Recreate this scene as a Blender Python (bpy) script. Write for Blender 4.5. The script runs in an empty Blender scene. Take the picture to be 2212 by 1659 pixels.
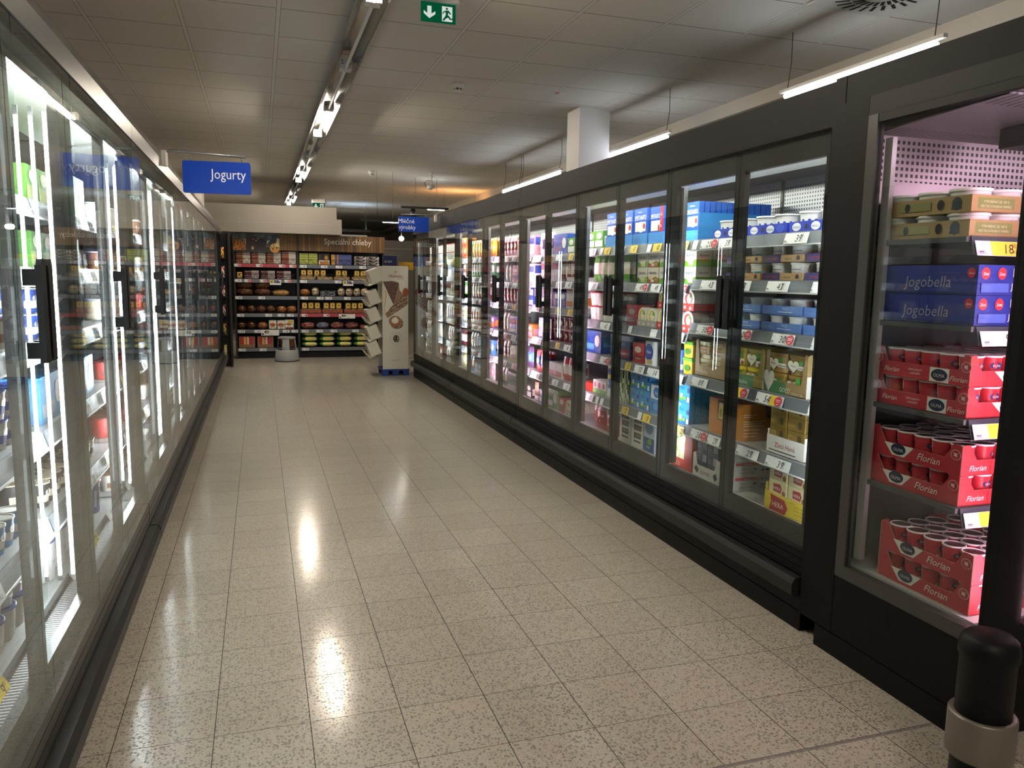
import bpy, math, random
from mathutils import Vector, Matrix
scene = bpy.context.scene
COL = scene.collection
PI = math.pi
rnd = random.Random(7)

# ------------------------------------------------------------------ materials
def lin(h):
    h = h.lstrip('#'); o = []
    for i in (0, 2, 4):
        c = int(h[i:i+2], 16) / 255
        o.append(c/12.92 if c <= .04045 else ((c+.055)/1.055)**2.4)
    return (*o, 1)
_M = {}
def mat(h, rough=.5, metal=0., emit=0., spec=.5, name=None):
    k = (h, rough, metal, emit, spec)
    if k in _M: return _M[k]
    m = bpy.data.materials.new(name or 'paint_' + h.lstrip('#')); m.use_nodes = True
    b = m.node_tree.nodes['Principled BSDF']
    b.inputs['Base Color'].default_value = lin(h); b.inputs['Roughness'].default_value = rough
    b.inputs['Metallic'].default_value = metal; b.inputs['Specular IOR Level'].default_value = spec
    if emit:
        b.inputs['Emission Color'].default_value = lin(h); b.inputs['Emission Strength'].default_value = emit
    _M[k] = m; return m
class NT:
    def __init__(s, name):
        s.m = bpy.data.materials.new(name); s.m.use_nodes = True; s.t = s.m.node_tree
        s.b = s.t.nodes['Principled BSDF']; s.out = s.t.nodes['Material Output']
    def n(s, t, **kw):
        x = s.t.nodes.new('ShaderNode' + t)
        for k, v in kw.items(): setattr(x, k, v)
        return x
    def set(s, sock, v):
        if hasattr(v, 'is_output') or isinstance(v, bpy.types.NodeSocket): s.t.links.new(v, sock)
        else: sock.default_value = v
    def math(s, op, a, b=0.):
        x = s.n('Math', operation=op); s.set(x.inputs[0], a); s.set(x.inputs[1], b); return x.outputs[0]
    def mix(s, f, a, b):
        x = s.n('Mix', data_type='RGBA'); s.set(x.inputs[0], f); s.set(x.inputs[6], a); s.set(x.inputs[7], b); return x.outputs[2]
    def xyz(s):
        c = s.n('TexCoord'); q = s.n('SeparateXYZ'); s.t.links.new(c.outputs['Object'], q.inputs[0]); return c.outputs['Object'], q.outputs
    def noise(s, vec, sc, det=2.):
        x = s.n('TexNoise'); s.t.links.new(vec, x.inputs['Vector']); x.inputs['Scale'].default_value = sc; x.inputs['Detail'].default_value = det; return x.outputs[0]
    def ramp(s, v, stops):
        x = s.n('ValToRGB'); s.t.links.new(v, x.inputs[0]); e = x.color_ramp.elements
        while len(e) < len(stops): e.new(.5)
        for q, (p, c) in zip(e, stops): q.position = p; q.color = c if len(c) == 4 else (*c, 1)
        return x.outputs[0]
    def line(s, v, off, pitch, half):
        """1 within half of a multiple of pitch"""
        a = s.math('SUBTRACT', v, off); a = s.math('DIVIDE', a, pitch); a = s.math('FRACT', a)
        a = s.math('SUBTRACT', a, .5); a = s.math('ABSOLUTE', a); return s.math('GREATER_THAN', a, .5 - half/pitch)
    def cell(s, v, off, pitch):
        a = s.math('SUBTRACT', v, off); a = s.math('DIVIDE', a, pitch); return s.math('FLOOR', a)

def m_floor():
    t = NT('terrazzo_tile'); vec, o = t.xyz(); X, Y = o[0], o[1]
    cx = t.cell(X, -.479, .3); cy = t.cell(Y, 2.487, .3)
    cv = t.n('CombineXYZ'); t.set(cv.inputs[0], cx); t.set(cv.inputs[1], cy)
    wn = t.n('TexWhiteNoise', noise_dimensions='2D'); t.t.links.new(cv.outputs[0], wn.inputs['Vector'])
    sp = t.n('TexVoronoi'); sp.inputs['Scale'].default_value = 85; t.t.links.new(vec, sp.inputs['Vector'])
    s2 = t.n('TexVoronoi'); s2.inputs['Scale'].default_value = 190; t.t.links.new(vec, s2.inputs['Vector'])
    q = t.n('SeparateColor'); t.t.links.new(sp.outputs['Color'], q.inputs[0])
    q2 = t.n('SeparateColor'); t.t.links.new(s2.outputs['Color'], q2.inputs[0])
    d1 = t.math('MULTIPLY', t.math('LESS_THAN', sp.outputs['Distance'], .40), t.math('LESS_THAN', q.outputs[0], t.math('ADD', .45, t.math('MULTIPLY', wn.outputs[0], .3))))
    d2 = t.math('MULTIPLY', t.math('LESS_THAN', s2.outputs['Distance'], .42), t.math('LESS_THAN', q2.outputs[0], .5))
    base = t.mix(wn.outputs[0], lin('#c6bfb2'), lin('#beb7aa'))
    lg = t.noise(vec, 3.0); base = t.mix(t.math('MULTIPLY', lg, .25), base, lin('#b2aa9b'))
    fine = t.noise(vec, 260.0); base = t.mix(t.math('MULTIPLY', fine, .3), base, lin('#a29a8b'))
    c = t.mix(t.math('MULTIPLY', d1, .9), base, lin('#78736a')); c = t.mix(t.math('MULTIPLY', d2, .6), c, lin('#7a756b'))
    g = t.math('MAXIMUM', t.line(X, -.479, .3, .0016), t.line(Y, 2.487, .3, .0012))
    jo = t.math('LESS_THAN', t.math('ABSOLUTE', t.math('SUBTRACT', Y, 1.88)), .006)
    c = t.mix(g, c, lin('#3d382f')); c = t.mix(jo, c, lin('#8b8580'))
    t.set(t.b.inputs['Base Color'], c)
    r = t.math('ADD', .10, t.math('MULTIPLY', d1, .25)); r = t.math('ADD', r, t.math('MULTIPLY', lg, .1)); r = t.math('ADD', r, t.math('MULTIPLY', g, .4))
    t.set(t.b.inputs['Roughness'], r); t.b.inputs['Specular IOR Level'].default_value = .42
    bp = t.n('Bump'); bp.inputs['Strength'].default_value = .06; bp.inputs['Distance'].default_value = .001
    t.set(bp.inputs['Height'], t.math('SUBTRACT', t.math('MULTIPLY', fine, .6), g)); t.t.links.new(bp.outputs[0], t.b.inputs['Normal'])
    return t.m
def m_ceiling():
    t = NT('mineral_tile'); vec, o = t.xyz(); X, Y = o[0], o[1]
    run = t.line(X, -1.043, .6, .012); redge_shade = t.line(X, -1.043, .6, .0145); cr = t.line(Y, 5.932, .6, .0035)
    n = t.noise(vec, 500.0); lo = t.noise(vec, .8)
    cv = t.n('CombineXYZ'); t.set(cv.inputs[0], t.cell(X, -1.043, .6)); t.set(cv.inputs[1], t.cell(Y, 5.932, .6))
    wn = t.n('TexWhiteNoise', noise_dimensions='2D'); t.t.links.new(cv.outputs[0], wn.inputs['Vector'])
    c = t.mix(n, lin('#e6e0d6'), lin('#dcd6cb')); c = t.mix(t.math('MULTIPLY', wn.outputs[0], .35), c, lin('#d6cec2'))
    c = t.mix(t.math('MULTIPLY', lo, .2), c, lin('#d0c5b5'))
    c = t.mix(cr, c, lin('#5d564d')); c = t.mix(redge_shade, c, lin('#6d665c')); c = t.mix(run, c, lin('#e4dfd6'))  # runner edges darkened in the colour as shadow lines
    t.set(t.b.inputs['Base Color'], c); t.b.inputs['Roughness'].default_value = .85
    return t.m
def m_perf(base, hole, axis, pitch=.021, r=.3, z0=0., z1=9., rough=.35, metal=.7):
    """sheet metal with a punched grid; axis: the horizontal coordinate; holes only between z0 and z1"""
    t = NT('perforated_metal'); vec, o = t.xyz(); a = o[axis]; z = o[2] if axis != 2 else o[1]
    def f(v):
        v = t.math('FRACT', t.math('DIVIDE', v, pitch)); return t.math('ABSOLUTE', t.math('SUBTRACT', v, .5))
    h = t.math('LESS_THAN', t.math('MAXIMUM', f(a), f(z)), r)
    h = t.math('MULTIPLY', h, t.math('MULTIPLY', t.math('GREATER_THAN', z, z0), t.math('LESS_THAN', z, z1)))
    t.set(t.b.inputs['Base Color'], t.mix(h, lin(base), lin(hole))); t.b.inputs['Roughness'].default_value = rough
    t.set(t.b.inputs['Metallic'], t.math('MULTIPLY', t.math('SUBTRACT', 1., h), metal)); return t.m
def m_glass(tint='#f6faf8', ior=1.5):
    t = NT('clear_glass'); t.t.nodes.remove(t.b)
    tr = t.n('BsdfTransparent'); tr.inputs[0].default_value = lin(tint)
    gl = t.n('BsdfGlossy'); gl.inputs['Roughness'].default_value = 0.0; gl.inputs[0].default_value = (1, 1, 1, 1)
    fr = t.n('Fresnel'); ge = t.n('NewGeometry'); bf = ge.outputs['Backfacing']
    t.set(fr.inputs[0], t.math('ADD', ior, t.math('MULTIPLY', bf, 1/ior-ior)))
    mx = t.n('MixShader'); t.t.links.new(fr.outputs[0], mx.inputs[0]); t.t.links.new(tr.outputs[0], mx.inputs[1]); t.t.links.new(gl.outputs[0], mx.inputs[2])
    t.t.links.new(mx.outputs[0], t.out.inputs[0]); return t.m
def m_emit(h, s):
    k = ('E', h, s)
    if k in _M: return _M[k]
    t = NT('lamp_light'); t.t.nodes.remove(t.b); e = t.n('Emission'); e.inputs[0].default_value = lin(h); e.inputs[1].default_value = s
    t.t.links.new(e.outputs[0], t.out.inputs[0]); _M[k] = t.m; return t.m
def m_wood(axis=0):
    t = NT('timber_slats'); vec, o = t.xyz(); X = o[axis]
    k = t.cell(X, 0., .052); wn = t.n('TexWhiteNoise', noise_dimensions='1D'); t.set(wn.inputs['W'], k)
    mp = t.n('Mapping'); mp.inputs['Scale'].default_value = (30, 30, 3); t.t.links.new(vec, mp.inputs[0])
    n = t.noise(mp.outputs[0], 2.0, 4.)
    c = t.ramp(wn.outputs[0], [(0, lin('#5d4326')), (.5, lin('#7d5b33')), (1, lin('#96703f'))])
    c = t.mix(t.math('MULTIPLY', n, .5), c, lin('#4a341d')); c = t.mix(t.line(X, 0., .052, .003), c, lin('#2a1c0e'))
    t.set(t.b.inputs['Base Color'], c); t.b.inputs['Roughness'].default_value = .6; return t.m
def m_speck(h1, h2, sc, name, rough=.5, lo=.45, hi=.6):
    k = ('S', h1, h2, sc)
    if k in _M: return _M[k]
    t = NT(name); vec, o = t.xyz(); n = t.noise(vec, sc, 5.)
    t.set(t.b.inputs['Base Color'], t.ramp(n, [(lo, lin(h1)), (hi, lin(h2))])); t.b.inputs['Roughness'].default_value = rough
    bp = t.n('Bump'); bp.inputs['Strength'].default_value = .5; bp.inputs['Distance'].default_value = .004; t.t.links.new(n, bp.inputs['Height']); t.t.links.new(bp.outputs[0], t.b.inputs['Normal'])
    _M[k] = t.m; return t.m
def foil(h): return mat(h, .28, .75)
GLASS = m_glass()
PLASTIC = m_glass('#eef2f2', 1.35)

# ------------------------------------------------------------------ text
_T = {}
def text_geo(s, shear=0.):
    k = (s, shear)
    if k in _T: return _T[k]
    c = bpy.data.curves.new('t', 'FONT'); c.body = s; c.resolution_u = 2; c.shear = shear; c.fill_mode = 'FRONT' if hasattr(c, 'fill_mode') else 'BOTH'
    o = bpy.data.objects.new('t', c); COL.objects.link(o)
    dg = bpy.context.evaluated_depsgraph_get(); me = bpy.data.meshes.new_from_object(o.evaluated_get(dg))
    vs = [(v.co.x, v.co.y) for v in me.vertices]; fs = [tuple(p.vertices) for p in me.polygons]
    bpy.data.objects.remove(o); bpy.data.curves.remove(c); bpy.data.meshes.remove(me)
    if vs:
        x0 = min(v[0] for v in vs); x1 = max(v[0] for v in vs); cx = (x0+x1)/2
        vs = [(x-cx, y) for x, y in vs]; w = x1-x0
    else: w = 0
    _T[k] = (vs, fs, w); return _T[k]

# ------------------------------------------------------------------ mesh builder
class MB:
    def __init__(s): s.v = []; s.f = []; s.mi = []; s.sm = []; s.ms = []
    def m(s, m):
        if isinstance(m, str): m = mat(m)
        if m not in s.ms: s.ms.append(m)
        return s.ms.index(m)
    def poly(s, pts, m, sm=False):
        b = len(s.v); s.v += [tuple(p) for p in pts]; s.f.append(tuple(range(b, b+len(pts)))); s.mi.append(s.m(m)); s.sm.append(sm); return s
    def mesh(s, vs, fs, m, sm=False):
        b = len(s.v); s.v += [tuple(p) for p in vs]; i = s.m(m) if not isinstance(m, list) else None
        for k, f in enumerate(fs):
            s.f.append(tuple(b+x for x in f)); s.mi.append(i if i is not None else s.m(m[k])); s.sm.append(sm)
        return s
    def box(s, x0, x1, y0, y1, z0, z1, m):
        if x0 > x1: x0, x1 = x1, x0
        if y0 > y1: y0, y1 = y1, y0
        vs = [(x, y, z) for x in (x0, x1) for y in (y0, y1) for z in (z0, z1)]
        return s.mesh(vs, [(0, 1, 3, 2), (4, 6, 7, 5), (0, 4, 5, 1), (2, 3, 7, 6), (0, 2, 6, 4), (1, 5, 7, 3)], m)
    def rbox(s, x0, x1, y0, y1, z0, z1, m, r=.008, n=3, taper=0.):
        """box with rounded upright edges, bottom narrowed by taper"""
        vs = []; 
        for z, k in ((z0, taper), (z1, 0.)):
            for cx, cy, a0 in ((x1-r, y0+r, -90), (x1-r, y1-r, 0), (x0+r, y1-r, 90), (x0+r, y0+r, 180)):
                for i in range(n+1):
                    a = math.radians(a0 + 90*i/n); px = cx+r*math.cos(a); py = cy+r*math.sin(a)
                    mx, my = (x0+x1)/2, (y0+y1)/2
                    vs.append((mx+(px-mx)*(1-k), my+(py-my)*(1-k), z))
        N = 4*(n+1); fs = [(i, (i+1) % N, N+(i+1) % N, N+i) for i in range(N)] + [tuple(range(N-1, -1, -1)), tuple(range(N, 2*N))]
        return s.mesh(vs, fs, m)
    def extrude(s, pts, o, ux, uy, n, t, m, mside=None):
        """plane outline pts (u,v) at origin o, thickness t along n"""
        o, ux, uy, n = Vector(o), Vector(ux), Vector(uy), Vector(n)
        a = [o+ux*p[0]+uy*p[1] for p in pts]; b = [p+n*t for p in a]; N = len(pts)
        fs = [tuple(range(N-1, -1, -1)), tuple(range(N, 2*N))]+[(i, (i+1) % N, N+(i+1) % N, N+i) for i in range(N)]
        return s.mesh(a+b, fs, [m, m]+[mside or m]*N)
    def lathe(s, prof, m, n=16, c=(0, 0), sm=True, arc=None):
        """prof [(r,z)], m one material or one per band"""
        vs = []; fs = []; ml = []
        for r, z in prof:
            for i in range(n): a = 2*PI*i/n; vs.append((c[0]+r*math.sin(a), c[1]-r*math.cos(a), z))
        for k in range(len(prof)-1):
            for i in range(n):
                if arc and not arc(k, i): continue
                j = (i+1) % n; fs.append((k*n+i, k*n+j, (k+1)*n+j, (k+1)*n+i)); ml.append(m[k] if isinstance(m, list) else m)
        return s.mesh(vs, fs, ml, sm)
    def disc(s, r, z, m, n=16, c=(0, 0), up=True):
        p = [(c[0]+r*math.sin(2*PI*i/n), c[1]-r*math.cos(2*PI*i/n), z) for i in range(n)]
        return s.poly(p if up else p[::-1], m)
    def tube(s, pts, r, m, n=6, close=False):
        pts = [Vector(p) for p in pts]; vs = []; fs = []
        for k, p in enumerate(pts):
            d = (pts[min(k+1, len(pts)-1)]-pts[max(k-1, 0)]).normalized()
            u = d.orthogonal().normalized() if abs(d.z) > .9 else d.cross(Vector((0, 0, 1))).normalized(); w = d.cross(u)
            for i in range(n): a = 2*PI*i/n; vs.append(p+u*r*math.cos(a)+w*r*math.sin(a))
        for k in range(len(pts)-1):
            for i in range(n): j = (i+1) % n; fs.append((k*n+i, k*n+j, (k+1)*n+j, (k+1)*n+i))
        fs += [tuple(range(n-1, -1, -1)), tuple((len(pts)-1)*n+i for i in range(n))]
        return s.mesh(vs, fs, m, True)
    def text(s, t, size, o, ux, uy, m, shear=0., fit=None, wrap=None):
        vs, fs, w = text_geo(t, shear); o, ux, uy = Vector(o), Vector(ux), Vector(uy); k = size
        kx = size if not fit or w*size <= fit else fit/w
        if wrap:
            r = wrap; n = ux.cross(uy)
            q = [o - n*r + ux*(r*math.sin(x*kx/r)) + n*(r*math.cos(x*kx/r)) + uy*(y*k) for x, y in vs]
        else: q = [o+ux*(x*kx)+uy*(y*k) for x, y in vs]
        return s.mesh(q, fs, m)
    def pillow(s, w, d, h, m, nx=10, nz=8, crimp=.0, pw=2.2, fx=None):
        """soft sachet standing on z=0, front -y; m a material or function(u,v,front)->material; u,v in 0..1"""
        def T(u, v):
            a = max(0, 1-abs(2*u-1)**pw)**.5; b = max(0, 1-abs(2*v-1)**pw)**.5; return d/2*a*b
        for side in (-1, 1):
            vs = []; fs = []; ml = []
            for j in range(nz+1):
                for i in range(nx+1):
                    u, v = i/nx, j/nz; x = (u-.5)*w*(1-crimp*(1-4*v*(1-v))*-.0); vs.append((x, side*T(u, v), v*h) if not fx else fx(x, side*T(u, v), v*h))
            for j in range(nz):
                for i in range(nx):
                    a = j*(nx+1)+i; q = (a, a+1, a+nx+2, a+nx+1); fs.append(q if side < 0 else q[::-1])
                    ml.append(m((i+.5)/nx, (j+.5)/nz, side < 0) if callable(m) else m)
            s.mesh(vs, fs, ml, True)
        return s
    def lump(s, w, d, h, m, n=14, k=8, e=2.5):
        """loaf or bun: superellipsoid resting on z=0"""
        vs = []; fs = []; ml = []
        def p(c): return (1 if c >= 0 else -1)*abs(c)**(2/e)
        for j in range(k+1):
            b = -PI/2+PI*j/k
            for i in range(n): a = 2*PI*i/n; vs.append((w/2*p(math.cos(b))*p(math.cos(a)), d/2*p(math.cos(b))*p(math.sin(a)), h/2+h/2*p(math.sin(b))))
        for j in range(k):
            for i in range(n):
                fs.append((j*n+i, j*n+(i+1) % n, (j+1)*n+(i+1) % n, (j+1)*n+i)); ml.append(m(i/n, (j+.5)/k) if callable(m) else m)
        return s.mesh(vs, fs, ml, True)
    def data(s, name, org=(0, 0, 0)):
        me = bpy.data.meshes.new(name); ox, oy, oz = org
        me.from_pydata([(x-ox, y-oy, z-oz) for x, y, z in s.v], [], s.f)
        for m in s.ms: me.materials.append(m)
        me.polygons.foreach_set('material_index', s.mi); me.polygons.foreach_set('use_smooth', s.sm); me.update(); return me
    def build(s, name, parent=None, org=(0, 0, 0), loc=None):
        o = bpy.data.objects.new(name, s.data(name, org)); COL.objects.link(o)
        if parent: o.parent = parent
        if loc: o.location = loc
        return o

# ------------------------------------------------------------------ things
LABELS = {}
ORD = 'first second third fourth fifth sixth seventh eighth ninth tenth eleventh twelfth thirteenth fourteenth fifteenth sixteenth seventeenth eighteenth nineteenth twentieth'.split()
def nth(i):
    if i < 20: return ORD[i]
    t = ('twenty', 'thirty', 'forty', 'fifty', 'sixty')[(i+1)//10-2]; u = (i+1) % 10
    return t+'-'+ORD[u-1] if u else {20: 'twentieth', 30: 'thirtieth', 40: 'fortieth', 50: 'fiftieth', 60: 'sixtieth'}[i+1]
def tag(o, label, cat, group=None, kind=None):
    o['label'] = label; o['category'] = cat
    if group: o['group'] = group
    if kind: o['kind'] = kind
    if label in LABELS: print('DUPLABEL', label)
    if len(label.split()) > 16: print('LONG', label)
    LABELS[label] = 1
    return o
def thing(name, label, cat, loc=(0, 0, 0), rz=0., group=None):
    o = bpy.data.objects.new(name, None); o.empty_display_size = .1; COL.objects.link(o); o.location = loc; o.rotation_euler = (0, 0, rz)
    return tag(o, label, cat, group)
def struct(name, mb, label=None):
    o = mb.build(name); o['kind'] = 'structure'
    if label: o['label'] = label
    return o
PROTO = {}
def put(key, loc, rz, label, group=None, rx=0.):
    name, cat, parts = PROTO[key]
    root = None
    for i, (pn, me) in enumerate(parts):
        o = bpy.data.objects.new(name if i == 0 else pn, me); COL.objects.link(o)
        if i == 0: root = o; o.location = loc; o.rotation_euler = (rx, 0, rz)
        else: o.parent = root
    return tag(root, label, cat, group)
# ------------------------------------------------------------------ camera
CAMH = 1.4752; F = 1670.387; YAW, PITCH, ROLL = .3146, -.1354, .0158
def cam():
    cy, sy = math.cos(YAW), math.sin(YAW); cp, sp = math.cos(PITCH), math.sin(PITCH); cr, sr = math.cos(ROLL), math.sin(ROLL)
    f = Vector((sy*cp, cy*cp, sp)); r = Vector((cy, -sy, 0)); u = r.cross(f)
    r2 = cr*r+sr*u; u2 = -sr*r+cr*u
    c = bpy.data.cameras.new('camera'); c.sensor_fit = 'HORIZONTAL'; c.sensor_width = 36; c.lens = 36*F/2212; c.clip_start = .05; c.clip_end = 100
    o = bpy.data.objects.new('camera', c); COL.objects.link(o)
    o.matrix_world = Matrix(((r2.x, u2.x, -f.x, 0), (r2.y, u2.y, -f.y, 0), (r2.z, u2.z, -f.z, CAMH), (0, 0, 0, 1)))
    scene.camera = o
cam()
w = bpy.data.worlds.new('store_air'); scene.world = w; w.use_nodes = True
w.node_tree.nodes['Background'].inputs[0].default_value = (.92, .9, .87, 1); w.node_tree.nodes['Background'].inputs[1].default_value = .3
vs = scene.view_settings; vs.view_transform = 'Standard'; vs.look = 'None'; vs.gamma = 1; vs.exposure = .27; vs.use_curve_mapping = False
cy_ = scene.cycles; cy_.max_bounces = 7; cy_.diffuse_bounces = 3; cy_.glossy_bounces = 4; cy_.transmission_bounces = 4; cy_.transparent_max_bounces = 24
cy_.caustics_reflective = False; cy_.caustics_refractive = False; cy_.sample_clamp_indirect = 4; cy_.use_denoising = True; cy_.use_adaptive_sampling = True

# ------------------------------------------------------------------ shell
CZ = 3.132
FAR = 29.
struct('floor', MB().box(-6, 10, -3, FAR, -.1, 0, m_floor()))
struct('ceiling', MB().box(-6, 4.2, -3, FAR, CZ, CZ+.08, m_ceiling()))
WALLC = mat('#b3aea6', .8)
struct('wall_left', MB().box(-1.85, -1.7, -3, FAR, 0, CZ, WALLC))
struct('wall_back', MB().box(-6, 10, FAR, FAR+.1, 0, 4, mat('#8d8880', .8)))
t = MB(); cove = mat('#b2ab9c', .8)
t.box(4.2, 4.3, -3, FAR, CZ-.12, CZ+.08, cove); t.box(4.3, 4.5, -3, FAR, CZ-.12, CZ-.06, cove)
struct('trim_1', t)
struct('wall_right', MB().box(4.5, 4.6, -3, FAR, 0, CZ-.06, mat('#a8a294', .8)))
# white pillar rising behind the cabinets
struct('pillar', MB().box(2.99, 3.31, 7.2, 7.52, 0, CZ, mat('#d4d3d2', .6)))
# white boxed bulkhead over the bread shelves, two stepped tiers of boards
b = MB(); wb = mat('#7d776e', .6)
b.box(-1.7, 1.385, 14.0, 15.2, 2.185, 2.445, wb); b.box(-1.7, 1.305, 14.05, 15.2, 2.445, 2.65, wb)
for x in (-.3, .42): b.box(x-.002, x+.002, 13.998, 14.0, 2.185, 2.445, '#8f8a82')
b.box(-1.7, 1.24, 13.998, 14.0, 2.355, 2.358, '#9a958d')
o = struct('bulkhead_wall', b)
# ------------------------------------------------------------------ glass door cabinets
BLK = mat('#0b0b0b', .45, spec=.2); CHAR = mat('#121212', .55, spec=.15); CHAR2 = mat('#191919', .5, spec=.2); BUMP = mat('#262626', .42, spec=.3); DARKIN = mat('#3a3839', .5)
GREYM = mat('#8a8d90', .3, .8); WHITEM = mat('#dfe2e2', .4); SHELFM = mat('#c9cccc', .35, .3); HDR_L = mat('#4a4846', .3, .6)
PERF_R = m_perf('#929396', '#101010', 1, .021, .24, 1.76, 2.02)
PERF_E = m_perf('#b9aeb6', '#171417', 0, .024, .26, 1.86, 2.02)
GRILLE = m_perf('#d8dadb', '#1c1c1c', 1, .016, .33, -9, 9, .4, .2)
LEDW = m_emit('#f4f8ff', 75.); LEDP = m_emit('#ffd0ea', 70.); LEDTOP = m_emit('#fffdf2', 70.); LEDL = m_emit('#f3f8ff', 80.)
SHELF_Z = (1.70, 1.485, 1.245, .955, .665)
SHELF_B = {1: (1.70, 1.46, 1.185, .945, .65), 2: (1.675, 1.46, 1.25, .97, .665), 3: (1.69, 1.44, 1.235, .945, .675)}
DECK = .395
PLATE = []
def cabinet(label, xf, s, y0, y1, pairs, bays, led, side, ends=(1, 1), b0=99):
    """glass door case: front plane xf, depth along s; pairs = door pair bounds; bays = shelf bounds; led per mullion"""
    L = (xf, (y0+y1)/2, 0); root = thing('refrigerated_cabinet', label, 'refrigerator', L)
    X = lambda d: xf+s*d
    m = MB()
    m.box(X(.76), X(.80), y0, y1, .09, 2.16, CHAR); 
    for yy, fl in ((y0, ends[0]), (y1-.012, ends[1])):
        if fl: m.box(X(.0), X(.80), yy, yy+.012, .36, 2.1, CHAR)
    m.box(X(.03), X(.76), y0+.012, y1-.012, .31, .36, CHAR); m.box(X(.05), X(.76), y0, y1, .05, .31, BLK)
    m.box(X(.3), X(.76), y0+.012, y1-.012, 2.05, 2.084, DARKIN); m.box(X(.0), X(.76), y0, y1, 2.084, 2.12, CHAR)
    m.box(X(.021), X(.058), y0, y1, 2.076, 2.0835, BLK)
    m.build('body', root, L)
    # base front: stacked grooved panels, bumper, kick board
    m = MB()
    for k in range(3): m.box(X(.0), X(.05), y0+.003, y1-.003, .245+k*.036, .245+k*.036+.032, CHAR if side else HDR_L)
    m.box(X(.0), X(.05), y0+.003, y1-.003, .09, .152, CHAR2)
    m.build('base_panel', root, L)
    m = MB(); bm = BUMP
    pr = [(.05, .155), (-.035, .155), (-.05, .17), (-.05, .215), (-.035, .238), (.05, .238)]
    m.extrude([(s*a, b) for a, b in pr], (xf, y0+.004, 0), (1, 0, 0), (0, 0, 1), (0, 1, 0), y1-y0-.008, bm); m.build('bumper', root, L)
    MB().box(X(.0 if side else .05), X(.08), y0, y1, 0, .085, BLK if side else mat('#4a4844', .35)).build('kick_board', root, L)
    m = MB()
    m.box(X(-.005), X(-.0005), y0, y1, 2.083, 2.155, CHAR if side else HDR_L); m.box(X(-.0005), X(.1), y0, y1, 2.121, 2.155, CHAR if side else HDR_L)
    if side: m.box(X(.02), X(.1), y0, y1, 2.158, 2.262, CHAR)
    else: m.extrude([(0, 2.155), (s*.1, 2.155), (s*.1, 2.275), (s*.065, 2.275)], (xf, y0, 0), (1, 0, 0), (0, 0, 1), (0, 1, 0), y1-y0, mat('#434548', .22, .85))
    m.build('top_fascia', root, L)
    # inner lining, canopy, deck
    m = MB(); m.box(X(.70), X(.72), y0+.012, y1-.012, .38, 2.05, PERF_R)
    for y in bays[1:-1]: m.box(X(.695), X(.70), y-.012, y+.012, .38, 2.05, DARKIN)
    m.build('back_lining', root, L)
    m = MB(); m.box(X(.14), X(.70), y0+.012, y1-.012, DECK-.03, DECK, SHELFM); m.build('deck', root, L)
    MB().box(X(.03), X(.125), y0+.012, y1-.012, .362, .372, GRILLE).build('air_grille', root, L)
    m = MB(); q = [(.10, 2.07), (.11, 2.075), (.34, 2.03), (.335, 2.02)]
    m.extrude([(s*a, b) for a, b in q], (xf, y0+.012, 0), (1, 0, 0), (0, 0, 1), (0, 1, 0), y1-y0-.024, WHITEM); m.build('light_canopy', root, L)
    MB().box(X(.065), X(.085), y0+.05, y1-.05, 2.035, 2.047, LEDTOP if not side or led[0] != 'P' else LEDP).build('light_strip', root, L)
    # doors
    for a, b in zip(pairs, pairs[1:]):
        c = (a+b)/2
        for k, (p, q) in enumerate(((a+.006, c-.004), (c+.004, b-.006))):
            fr = MB(); fm = BLK if side else mat('#26241f', .3)
            hw, mw = (.05, .035) if side else (.075, .03)
            l, r = (hw, mw) if k == 0 else (mw, hw)
            fr.box(X(.022), X(.05), p, p+l, .36, 2.075, fm); fr.box(X(.022), X(.05), q-r, q, .36, 2.075, fm)
            fr.box(X(.022), X(.05), p+l, q-r, 1.985 if side else 1.99, 2.075, fm); fr.box(X(.022), X(.05), p+l, q-r, .36, .44 if side else .425, fm)
            if side:  # bright inner profile on the hinge side
                yy = q-r-.03 if k == 1 else p+l
                fr.box(X(.05), X(.075), yy, yy+.03, .45, 1.98, GREYM)
            d = fr.build('door', root, L)
            MB().box(X(.0), X(.02), p, q, .352, 2.082, GLASS).build('glass', d, L)
            h = MB(); yc = c-.033 if k == 0 else c+.033
            h.box(X(-.045), X(-.03), yc-.021, yc+.021, 1.25, 1.49, BLK); h.box(X(-.03), X(.0), yc-.01, yc+.01, 1.26, 1.30, BLK); h.box(X(-.03), X(.0), yc-.01, yc+.01, 1.44, 1.48, BLK)
            h.extrude([(yc-.021, 1.49), (yc+.021, 1.49), (yc+.012, 1.505), (yc-.012, 1.505)], (X(-.045), 0, 0), (0, 1, 0), (0, 0, 1), (s, 0, 0), .012, BLK)
            h.build('handle', d, L)
    # mullion lights
    for k, y in enumerate(pairs):
        if k >= len(led) or led[k] == '-': continue
        yy = min(max(y, y0+.03), y1-.03)
        if led[k] == 'G': MB().box(X(.06), X(.085), yy-.012, yy+.012, .45, 1.98, GREYM).build('mullion', root, L); continue
        n = int(led[k+0][1:] or 1) if len(led[k]) > 1 else 1
        m = MB(); m.box(X(.052), X(.066), yy-.012, yy+.012, .45, 1.98, WHITEM if side else CHAR2)
        for j in range(1, n): m.box(X(.066+.04*j), X(.078+.04*j), yy-.012, yy-.008, .45, 1.98, GREYM)
        mu = m.build('mullion', root, L)
        for j in range(n): MB().box(X(.068+.04*j), X(.076+.04*j), yy-.018, yy-.0125, .47, 1.95, LEDP if led[k][0] == 'P' else (LEDW if side else LEDL)).build('light_strip', mu, L)  # strips after the first are added to stand for reflections in the glazing
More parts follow.
